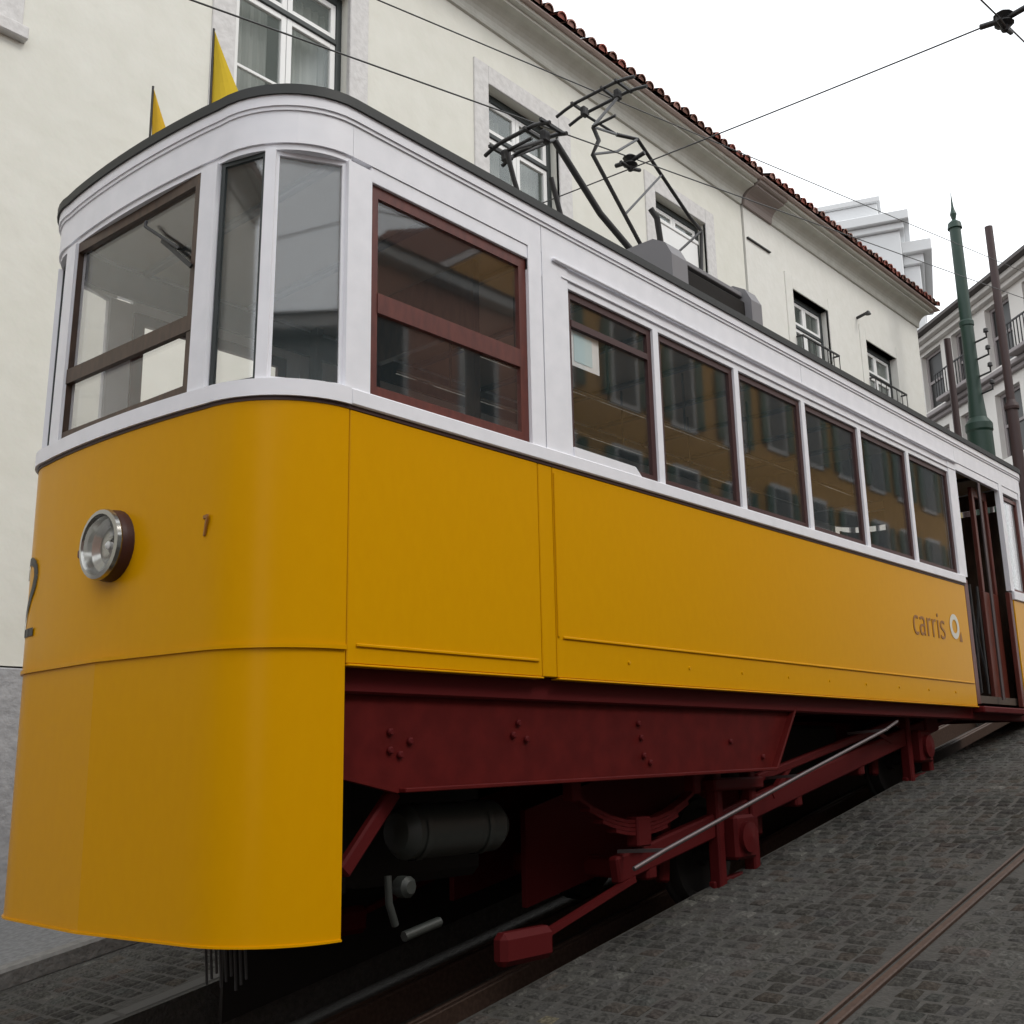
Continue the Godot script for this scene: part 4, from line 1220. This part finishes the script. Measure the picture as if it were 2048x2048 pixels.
func roof_gear(tram: Node3D) -> void:
	# resistor bank near the edge: two arched end plates with dark grids between
	var b := MB.new()
	b.span(Vector3(6.05, 3.2, -4.35), Vector3(7.25, 3.47, -3.86), 0.02)
	var rb := obj("resistor_bank", b, mats.under_black, tram)
	for x in [6.0, 7.1]:
		b = MB.new()
		var poly := PackedVector2Array([Vector2(-4.42, 3.2), Vector2(-3.80, 3.2), Vector2(-3.80, 3.46), Vector2(-3.85, 3.56), Vector2(-3.95, 3.62), Vector2(-4.25, 3.62), Vector2(-4.36, 3.56), Vector2(-4.42, 3.46)])
		b.t = Transform3D(Basis(Vector3(0, 0, 1), Vector3(0, 1, 0), Vector3(-1, 0, 0)), Vector3(x, 0, 0))
		b.prism(poly, -0.2 if x < 6.5 else -0.16, 0.0)
		obj("end_cover", b, mats.resistor_grey, rb)
	b = MB.new()
	b.bar(Vector3(6.1, 3.52, -3.9), Vector3(7.15, 3.52, -3.9), 0.05, 0.04, 0.006)
	obj("top_bar", b, mats.resistor_grey, rb)
	b = MB.new()
	for z in [-3.9, -5.2]: b.bar(Vector3(4.3, 3.2, z), Vector3(9.4, 3.2, z), 0.10, 0.05, 0.008)
	for i in 8: b.bar(Vector3(4.4 + i * 0.7, 3.22, -5.2), Vector3(4.4 + i * 0.7, 3.22, -3.9), 0.08, 0.03)
	obj("roof_walkway", b, mats.iron, tram)
	# two collectors of different height, one for each wire
	collector(tram, -4.9, 6.75, 5.56, [Vector3(6.15, 4.85, -4.55), Vector3(6.22, 4.76, -4.55), Vector3(6.13, 4.6, -4.55), Vector3(6.72, 3.95, -4.5), Vector3(6.95, 3.4, -4.5)], [Vector3(7.25, 5.52, -5.1), Vector3(7.55, 5.6, -5.08), Vector3(8.3, 5.08, -5.03), Vector3(8.45, 4.98, -5.0), Vector3(8.4, 4.5, -5.0), Vector3(8.35, 3.35, -5.0)], true)
	collector(tram, -4.4, 5.15, 4.22, [Vector3(4.75, 3.88, -4.22), Vector3(4.82, 3.7, -4.22), Vector3(5.0, 3.3, -4.22)], [Vector3(5.75, 4.58, -4.62), Vector3(6.2, 4.12, -4.55), Vector3(6.55, 3.75, -4.4), Vector3(6.6, 3.3, -4.4)], false)

func collector(tram: Node3D, zc: float, x: float, y: float, arm_a: Array, arm_b: Array, tall: bool) -> void:
	var b := MB.new()
	var bx: float = (arm_a[-1].x + arm_b[-1].x) * 0.5
	b.bar(Vector3(bx - 0.9, 3.28, zc - 0.3), Vector3(bx + 0.9, 3.28, zc - 0.3), 0.07, 0.06, 0.01); b.bar(Vector3(bx - 0.9, 3.28, zc + 0.3), Vector3(bx + 0.9, 3.28, zc + 0.3), 0.07, 0.06, 0.01)
	for s in [-0.8, 0.0, 0.8]:
		b.bar(Vector3(bx + s, 3.3, zc - 0.4), Vector3(bx + s, 3.3, zc + 0.4), 0.06, 0.05, 0.008)
		for q in [-0.3, 0.3]: b.lathe(Vector3(bx + s, 3.2, zc + q), Vector3.UP, [[0.06, 0.0], [0.04, 0.03], [0.06, 0.06], [0.04, 0.09], [0.03, 0.1]], 8)
	var po := obj("pantograph", b, mats.iron, tram)
	for a in [arm_a, arm_b]:
		b = MB.new()
		b.tube(a, 0.019 if tall else 0.018, 6)
		b.tube([a[-1] + Vector3(0, 0, -0.25), a[-1] + Vector3(0, 0, 0.25)], 0.03, 6)
		obj("arm", b, mats.iron, po)
	# further struts of the frame
	var struts := [[[arm_a[2], arm_a[2].lerp(arm_b[1], 0.5) + Vector3(0, -0.05, 0), arm_b[1]], 0.012], [[arm_a[3].lerp(arm_a[2], 0.4), arm_b[2].lerp(arm_b[1], 0.55)], 0.010], [[arm_b[3], arm_a[3] + Vector3(0.25, -0.2, -0.4)], 0.012]] if tall else [[[arm_b[0], arm_b[1], arm_b[2]], 0.028], [[Vector3(5.3, 3.95, -4.3), Vector3(5.55, 3.3, -4.3)], 0.02], [[Vector3(6.5, 3.28, -4.15), Vector3(6.3, 3.95, -4.1), Vector3(6.25, 4.02, -4.12)], 0.026]]
	for k in struts:
		b = MB.new(); b.tube(k[0], k[1], 6)
		obj("strut", b, mats.iron, po)
	b = MB.new()
	for dx in [-0.09, 0.09]:
		var pts := []
		for i in 9:
			var u := -1.0 + 2.0 * i / 8.0
			pts.append(Vector3(x + dx, y - (0.10 * maxf(absf(u) - 0.6, 0.0)), zc + u * (0.42 if tall else 0.3)))
		b.tube(pts, 0.015, 6)
	for u in [-0.22, 0.1, 0.25]: b.bar(Vector3(x - 0.13, y - 0.01, zc + u), Vector3(x + 0.11, y - 0.01, zc + u), 0.022, 0.022)
	for u in [-0.18, 0.18]:
		b.span(Vector3(x - 0.035, y - 0.10, zc + u - 0.025), Vector3(x + 0.035, y - 0.01, zc + u + 0.025), 0.01)
	b.tube([Vector3(x, y - 0.08, zc + 0.18), arm_a[0]], 0.013, 6); b.tube([Vector3(x, y - 0.08, zc - 0.18), arm_b[0]], 0.013, 6)
	b.tube([arm_a[0] + Vector3(0, 0, 0.22), arm_a[0], arm_b[0]], 0.012, 6)
	obj("collector_head", b, mats.iron, po)

func notice() -> void:
	var o := thing("paper_notice", Vector3(4.76, 2.29, ZR - 0.047), "pale blue paper notice taped inside the first saloon window of the tram", "notice")
	var b := MB.new()
	b.span(Vector3(4.62, 2.22, ZR - 0.052), Vector3(4.90, 2.45, ZR - 0.050))
	obj("sheet", b, mats.frame_white, o)
	b = MB.new()
	b.span(Vector3(4.66, 2.25, ZR - 0.0485), Vector3(4.83, 2.42, ZR - 0.0475))
	obj("printed_panel", b, mats.paper_pale, o)

func pennant(k: Array) -> void:
	var o := thing("pennant", k[0], k[4], "pennant")
	var b := MB.new()
	var p: Vector3 = k[0]
	b.tube([p - Vector3(0, 0.03, 0), p + Vector3(0, k[1], 0)], 0.007, 5)
	obj("staff", b, mats.iron, o)
	for side in [[-k[2], 0.12, "cloth_yellow"], [k[3], 0.16, "cloth_yellow" if k[2] < 0.05 else "cloth_lemon"]]:
		b = MB.new()
		var n := 10
		var f := func(u: float, v: float) -> Vector3:
			var w: float = (0.004 + u) * side[0]
			return p + Vector3(side[1] * u * v + 0.025 * sin(v * 5.0 + u * 4.0) * u, k[1] * (1.0 - u) - 0.05 * v * u, w * v)
		for i in n:
			for m in 5:
				b.quad(f.call(float(i + 1) / n, m / 5.0), f.call(float(i + 1) / n, (m + 1) / 5.0), f.call(float(i) / n, (m + 1) / 5.0), f.call(float(i) / n, m / 5.0))
		obj("cloth", b, mats[side[2]], o)

# ------------------------------------------------------------------ overhead line
func build_overhead() -> void:
	var wires := [[-4.9, 5.60, 6.75, "contact wire above the tram carried by the taller collector"], [-4.4, 4.44, 5.45, "contact wire above the tram carried by the lower collector"], [-1.58, 4.40, 6.5, "contact wire over the empty track held by a hanger"]]
	for w in wires:
		var b := MB.new()
		var pts := []
		for i in 40:
			var x := lerpf(-14.0, 30.0, i / 39.0)
			pts.append(Vector3(x, w[1] + (x - w[2]) * 0.205, w[0]))
		b.tube(pts, 0.0055, 5)
		var o := obj("contact_wire", b, mats.wire)
		tag(o, w[3], "wire")
	var b := MB.new()
	var pts := []
	for i in 24:
		var u := i / 23.0
		pts.append(Vector3(6.42, lerpf(4.85, 4.28, u) - 0.18 * sin(u * PI), lerpf(-9.38, 7.5, u)))
	b.tube(pts, 0.0055, 5)
	var sp := obj("span_wire", b, mats.wire)
	tag(sp, "thin span wire crossing the street between the two house fronts", "wire")
	hanger(Vector3(6.42, 4.60, -4.4), "star shaped insulated hanger on the span wire above the tram")
	hanger(Vector3(6.42, 4.40, -1.58), "dark insulated hanger on the span wire over the empty track")

func hanger(p: Vector3, label: String) -> void:
	var o := thing("wire_hanger", p, label, "hanger")
	var b := MB.new()
	b.lathe(p + Vector3(0, -0.05, 0), Vector3.UP, [[0.0, -0.04], [0.02, -0.03], [0.03, 0.0], [0.06, 0.02], [0.03, 0.05], [0.06, 0.08], [0.02, 0.11], [0.0, 0.12]], 10)
	obj("insulator", b, mats.iron, o)
	b = MB.new()
	b.tube([p + Vector3(0, 0.02, -0.14), p, p + Vector3(0, 0.02, 0.14)], 0.018, 6)
	b.tube([p + Vector3(-0.13, -0.06, 0), p + Vector3(0, -0.06, 0), p + Vector3(0.13, -0.02, 0)], 0.016, 6)
	obj("clamp", b, mats.iron, o)

# ------------------------------------------------------------------ uphill: masts and far houses
func build_uphill() -> void:
	var o := thing("green_mast", Vector3(25, ys(25), -7.85), "tall green iron mast with pointed finial and stepped shaft", "mast")
	var b := MB.new()
	var base := Vector3(25, ys(25), -7.85)
	b.lathe(base, Vector3.UP, [[0.38, 0.0], [0.38, 0.5], [0.29, 0.6], [0.275, 6.4], [0.30, 6.45], [0.30, 6.6], [0.20, 6.75], [0.15, 7.5]], 16)
	obj("pedestal", b, mats.green_paint, o)
	b = MB.new()
	b.lathe(base, Vector3.UP, [[0.155, 7.4], [0.145, 9.0], [0.165, 9.02], [0.165, 9.12], [0.135, 9.16], [0.13, 11.5], [0.17, 11.52], [0.15, 11.66], [0.05, 11.75]], 14)
	obj("shaft", b, mats.green_paint, o)
	b = MB.new()
	b.lathe(base, Vector3.UP, [[0.03, 11.7], [0.08, 11.9], [0.05, 12.0], [0.03, 12.1], [0.0, 12.55]], 10)
	obj("finial", b, mats.green_paint, o)
	for k in 4:
		b = MB.new()
		b.tube([base + Vector3(0, 7.3 + k * 0.42, 0.1), base + Vector3(-0.05, 7.35 + k * 0.42, 0.42), base + Vector3(-0.05, 7.48 + k * 0.42, 0.42)], 0.025, 5)
		b.lathe(base + Vector3(-0.05, 7.46 + k * 0.42, 0.42), Vector3.UP, [[0.02, 0.0], [0.06, 0.02], [0.05, 0.1], [0.0, 0.13]], 8)
		obj("insulator_bracket", b, mats.iron, o)
	for k in [[Vector3(24.6, ys(24.6), -6.98), 11.1, 0.09, "slim maroon iron pole standing apart in front of the far white house"], [Vector3(27.0, ys(27), -9.0), 9.6, 0.085, "maroon iron pole tucked between the green mast and the white house"]]:
		var p: Vector3 = k[0]
		var q := thing("maroon_pole", p, k[3], "pole", "maroon iron poles beside the street")
		b = MB.new()
		b.lathe(p, Vector3.UP, [[k[2] * 1.9, 0.0], [k[2] * 1.9, 1.0], [k[2] * 1.5, 1.1], [k[2] * 1.35, k[1] * 0.6], [k[2] * 1.5, k[1] * 0.605], [k[2] * 1.05, k[1] * 0.62], [k[2], k[1]], [0.0, k[1] + 0.03]], 12)
		obj("shaft", b, mats.pole_maroon, q)
		b = MB.new()
		b.lathe(p + Vector3(0, k[1] * 0.6, 0), Vector3.UP, [[k[2] * 1.7, 0.0], [k[2] * 1.8, 0.06], [k[2] * 1.6, 0.14]], 12)
		obj("collar", b, mats.pole_maroon, q)
	# diagonal house front beyond the junction
	var u := Vector3(-0.66, 0, 0.75).normalized()
	var T := Transform3D(Basis(u, Vector3.UP, u.cross(Vector3.UP)), Vector3(36, 0, -9.2))
	var h := thing("corner_house", Vector3(36, ys(36), -9.2), "white house with grey bands and red ground floors at the bend uphill", "house")
	var wins := []
	for k in 6: wins.append([-9.6 + k * 2.3, -8.1 + k * 2.3])
	b = MB.new(); b.t = T
	var lv := [[-1.0, 9.2, 3.4, 7.2, "far_red"], [9.2, 12.5, 9.7, 12.0, "far_white"], [12.5, 15.6, 12.9, 15.15, "far_white"]]
	for l in lv:
		b = MB.new(); b.t = T
		var hol := []
		for w in wins: hol.append([w[0], w[1], l[2], l[3]])
		wall_with(b, -10.5, 6.0, l[0], l[1], 0.0, 0.5, hol)
		obj("wall", b, mats[l[4]], h)
		for w in wins:
			b = MB.new(); b.t = T
			b.span(Vector3(w[0], l[2], -0.3), Vector3(w[0] + 0.12, l[3], -0.2)); b.span(Vector3(w[1] - 0.12, l[2], -0.3), Vector3(w[1], l[3], -0.2))
			b.span(Vector3(w[0] + 0.12, l[3] - 0.12, -0.3), Vector3(w[1] - 0.12, l[3], -0.2)); b.span(Vector3(w[0] + 0.12, (l[2] + l[3]) / 2 - 0.05, -0.3), Vector3(w[1] - 0.12, (l[2] + l[3]) / 2 + 0.05, -0.2))
			var wf := obj("window", b, mats.far_trim, h)
			b = MB.new(); b.t = T
			b.span(Vector3(w[0] + 0.1, l[2], -0.27), Vector3(w[1] - 0.1, l[3] - 0.1, -0.25))
			obj("pane", b, mats.dark_pane, wf)
	b = MB.new(); b.t = T
	b.span(Vector3(-10.5, -1.0, -7.0), Vector3(-10.2, 15.6, -0.5)); b.span(Vector3(5.7, -1.0, -7.0), Vector3(6.0, 15.6, -0.5)); b.span(Vector3(-10.2, -1.0, -7.0), Vector3(5.7, 15.6, -6.7))
	obj("rear_wall", b, mats.room_dark, h)
	for yb in [[9.0, 0.22, 0.3], [12.35, 0.3, 0.34], [15.3, 0.35, 0.45]]:
		b = MB.new(); b.t = T
		b.span(Vector3(-10.6, yb[0], 0.0), Vector3(6.1, yb[0] + yb[1] * 0.5, yb[2] * 0.5), 0.02); b.span(Vector3(-10.6, yb[0] + yb[1] * 0.5, 0.0), Vector3(6.1, yb[0] + yb[1], yb[2]), 0.02)
		obj("string_course", b, mats.far_trim if yb[0] < 15 else mats.far_white, h)
	for k in 3:
		b = MB.new(); b.t = T
		b.span(Vector3(-9.9 + k * 4.6, 12.66, 0.0), Vector3(-7.8 + k * 4.6, 12.8, 0.7), 0.02)
		var bal := obj("balcony", b, mats.far_trim, h)
		b = MB.new(); b.t = T
		for i in 12: b.bar(Vector3(-9.85 + k * 4.6 + i * 0.182, 12.8, 0.66), Vector3(-9.85 + k * 4.6 + i * 0.182, 13.7, 0.66), 0.03, 0.03)
		b.bar(Vector3(-9.9 + k * 4.6, 13.7, 0.66), Vector3(-7.8 + k * 4.6, 13.7, 0.66), 0.05, 0.05)
		obj("railing", b, mats.iron, bal)
	b = MB.new(); b.t = T
	b.span(Vector3(-10.7, 15.66, -7.1), Vector3(6.2, 15.76, 0.7))
	b.face([Vector3(-10.7, 15.78, 0.7), Vector3(6.2, 15.78, 0.7), Vector3(4.0, 17.3, -3.2), Vector3(-8.5, 17.3, -3.2)], Vector3(0, 10, -3))
	b.face([Vector3(-10.7, 15.78, -7.1), Vector3(6.2, 15.78, -7.1), Vector3(4.0, 17.3, -3.2), Vector3(-8.5, 17.3, -3.2)], Vector3(0, 10, -3))
	b.face([Vector3(6.2, 15.78, 0.7), Vector3(6.2, 15.78, -7.1), Vector3(4.0, 17.3, -3.2)], Vector3(0, 10, -3)); b.face([Vector3(-10.7, 15.78, 0.7), Vector3(-10.7, 15.78, -7.1), Vector3(-8.5, 17.3, -3.2)], Vector3(0, 10, -3))
	obj("roof", b, mats.far_roof, h)
	# ochre house seen between the white house and the mast
	var oc := thing("ochre_house", Vector3(33.5, ys(33), -12.2), "low ochre house glimpsed behind the green mast", "house")
	b = MB.new()
	b.span(Vector3(33.0, -1.0, -13.0), Vector3(36.0, 7.9, -10.9))
	obj("wall", b, mats.far_ochre, oc)
	b = MB.new()
	b.span(Vector3(32.7, 7.9, -13.2), Vector3(36.2, 8.15, -10.7), 0.03)
	obj("cornice", b, mats.far_trim, oc)
	for k in 2:
		b = MB.new(); b.span(Vector3(32.9, 4.6, -12.7 + k * 0.95), Vector3(33.0, 6.8, -12.15 + k * 0.95), 0.01)
		obj("shutter", b, mats.green_shutter, oc)
	# pale block with a stone attic over the roofs
	var P := Transform3D(Basis(Vector3(0.351, 0, 0.936), Vector3.UP, Vector3(-0.936, 0, 0.351)), Vector3(48, 0, -17.6))
	var pb := thing("pale_block", Vector3(48, ys(48), -17.6), "pale stone block with heavy cornice and attic rising over the tiled roof", "building")
	var blocks := [["wall", [[-12.0, -1.0, -9.0, 0.0, 24.4, 0.0]]],
		["cornice", [[-12.2, 24.4, -9.2, 0.2, 24.75, 0.2], [-12.4, 24.75, -9.4, 0.45, 25.25, 0.45]]],
		["attic", [[-12.0, 25.25, -8.8, -0.9, 26.2, -0.3], [-12.1, 26.2, -8.9, -0.75, 26.5, -0.15]]],
		["side_wing", [[0.0, -1.0, -9.0, 0.75, 23.0, -1.2], [0.0, 23.0, -9.1, 0.95, 23.5, -1.0], [0.0, 23.5, -9.3, 1.35, 24.1, -0.7]]]]
	for k in blocks:
		b = MB.new(); b.t = P
		for q in k[1]: b.span(Vector3(q[0], q[1], q[2]), Vector3(q[3], q[4], q[5]), 0.04)
		obj(k[0], b, mats.pale_stone, pb)
	for k in 3:
		b = MB.new(); b.t = P
		b.span(Vector3(-10.5 + k * 3.0, 19.4, 0.0), Vector3(-9.2 + k * 3.0, 22.2, 0.08), 0.02)
		var wn := obj("window", b, mats.surround, pb)
		b = MB.new(); b.t = P
		b.span(Vector3(-10.3 + k * 3.0, 19.6, 0.08), Vector3(-9.4 + k * 3.0, 22.0, 0.11))
		obj("pane", b, mats.house_glass, wn)

# ------------------------------------------------------------------ the opposite side of the street, mirrored in the car's windows
func build_opposite() -> void:
	var rows := [
		[-12.0, -3.0, 6.0, "rose_wall", "rose coloured low house across the street from the tram's nose"],
		[-3.0, 6.5, 6.6, "grey_wall", "low grey house across the street facing the tram"],
		[6.5, 17.0, 9.6, "rose_wall", "rose coloured house across the street from the saloon windows"],
		[17.0, 27.5, 11.6, "ochre_wall", "ochre house with green shutters beside the rose coloured house across the street"],
		[27.5, 44.0, 12.0, "ochre_wall", "tall ochre house across the street standing uphill of the other ochre house"]]
	for r in [[-24.0, -9.5, 9.5, "grey_wall", "dark grey house at the foot of the grade, the one beside the white house"], [-9.5, 7.2, 12.5, "rose_wall", "tall rose house closing the foot of the grade"]]:
		var h := thing("foot_house", Vector3(-24.5, ys(-24), (r[0] + r[1]) / 2), r[4], "house", "houses at the foot of the street")
		var b := MB.new(); b.span(Vector3(-32, -8, r[0]), Vector3(-24, r[2], r[1] - 0.02))
		obj("wall", b, mats[r[3]], h)
		b = MB.new(); b.span(Vector3(-32.2, r[2], r[0]), Vector3(-23.7, r[2] + 0.3, r[1] - 0.02), 0.03)
		obj("cornice", b, mats.surround, h)
		for fl in 4:
			for k in 5:
				var zc := lerpf(r[0], r[1], (k + 0.5) / 5.0)
				var y0: float = r[2] - 3.0 - fl * 3.4
				b = MB.new(); b.span(Vector3(-24.0, y0 - 0.1, zc - 0.65), Vector3(-23.94, y0 + 2.2, zc + 0.65), 0.01)
				var w := obj("window", b, mats.surround, h)
				b = MB.new(); b.span(Vector3(-23.94, y0, zc - 0.5), Vector3(-23.9, y0 + 2.1, zc + 0.5))
				obj("pane", b, mats.frame_dark, w)
	for r in rows:
		var zf := 7.6
		var h := thing("facing_house", Vector3((r[0] + r[1]) / 2, ys(r[0]), zf + 4), r[4], "house", "houses across the street")
		var x0: float = r[0] + 0.01; var x1: float = r[1] - 0.01; var top: float = r[2]
		var b := MB.new()
		b.span(Vector3(x0, -8.0, zf), Vector3(x1, top, zf + 9.0))
		obj("wall", b, mats[r[3]], h)
		b = MB.new()
		b.span(Vector3(x0, top, zf - 0.3), Vector3(x1, top + 0.25, zf + 9.2), 0.03)
		obj("cornice", b, mats.surround, h)
		b = MB.new()
		b.face([Vector3(x0, top + 0.25, zf - 0.4), Vector3(x1, top + 0.25, zf - 0.4), Vector3(x1, top + 1.8, zf + 4.4), Vector3(x0, top + 1.8, zf + 4.4)], Vector3(0, -50, zf + 4))
		b.face([Vector3(x0, top + 0.25, zf + 9.2), Vector3(x1, top + 0.25, zf + 9.2), Vector3(x1, top + 1.8, zf + 4.4), Vector3(x0, top + 1.8, zf + 4.4)], Vector3(0, -50, zf + 4))
		for e in [x0, x1]: b.face([Vector3(e, top + 0.25, zf - 0.4), Vector3(e, top + 0.25, zf + 9.2), Vector3(e, top + 1.8, zf + 4.4)], Vector3((x0 + x1) / 2, top, zf + 4.4))
		obj("roof", b, mats.tile_brown, h)
		var n := int((x1 - x0) / 2.3)
		var y: float = top - 3.0
		while y > ys(x0) + 0.3:
			for k in n:
				var xc := lerpf(x0, x1, (k + 0.5) / n)
				b = MB.new()
				b.span(Vector3(xc - 0.6, y - 0.15, zf - 0.06), Vector3(xc + 0.6, y + 2.15, zf), 0.01)
				var w := obj("window", b, mats.surround, h)
				b = MB.new()
				b.span(Vector3(xc - 0.42, y, zf - 0.09), Vector3(xc + 0.42, y + 2.0, zf - 0.06))
				obj("pane", b, mats.frame_dark, w)
				if r[3] == "ochre_wall":
					for s in [-1.0, 1.0]:
						b = MB.new(); b.span(Vector3(xc + s * 0.62, y, zf - 0.12), Vector3(xc + s * 0.95, y + 2.0, zf - 0.08), 0.01)
						obj("shutter", b, mats.green_shutter, w)
			y -= 3.3
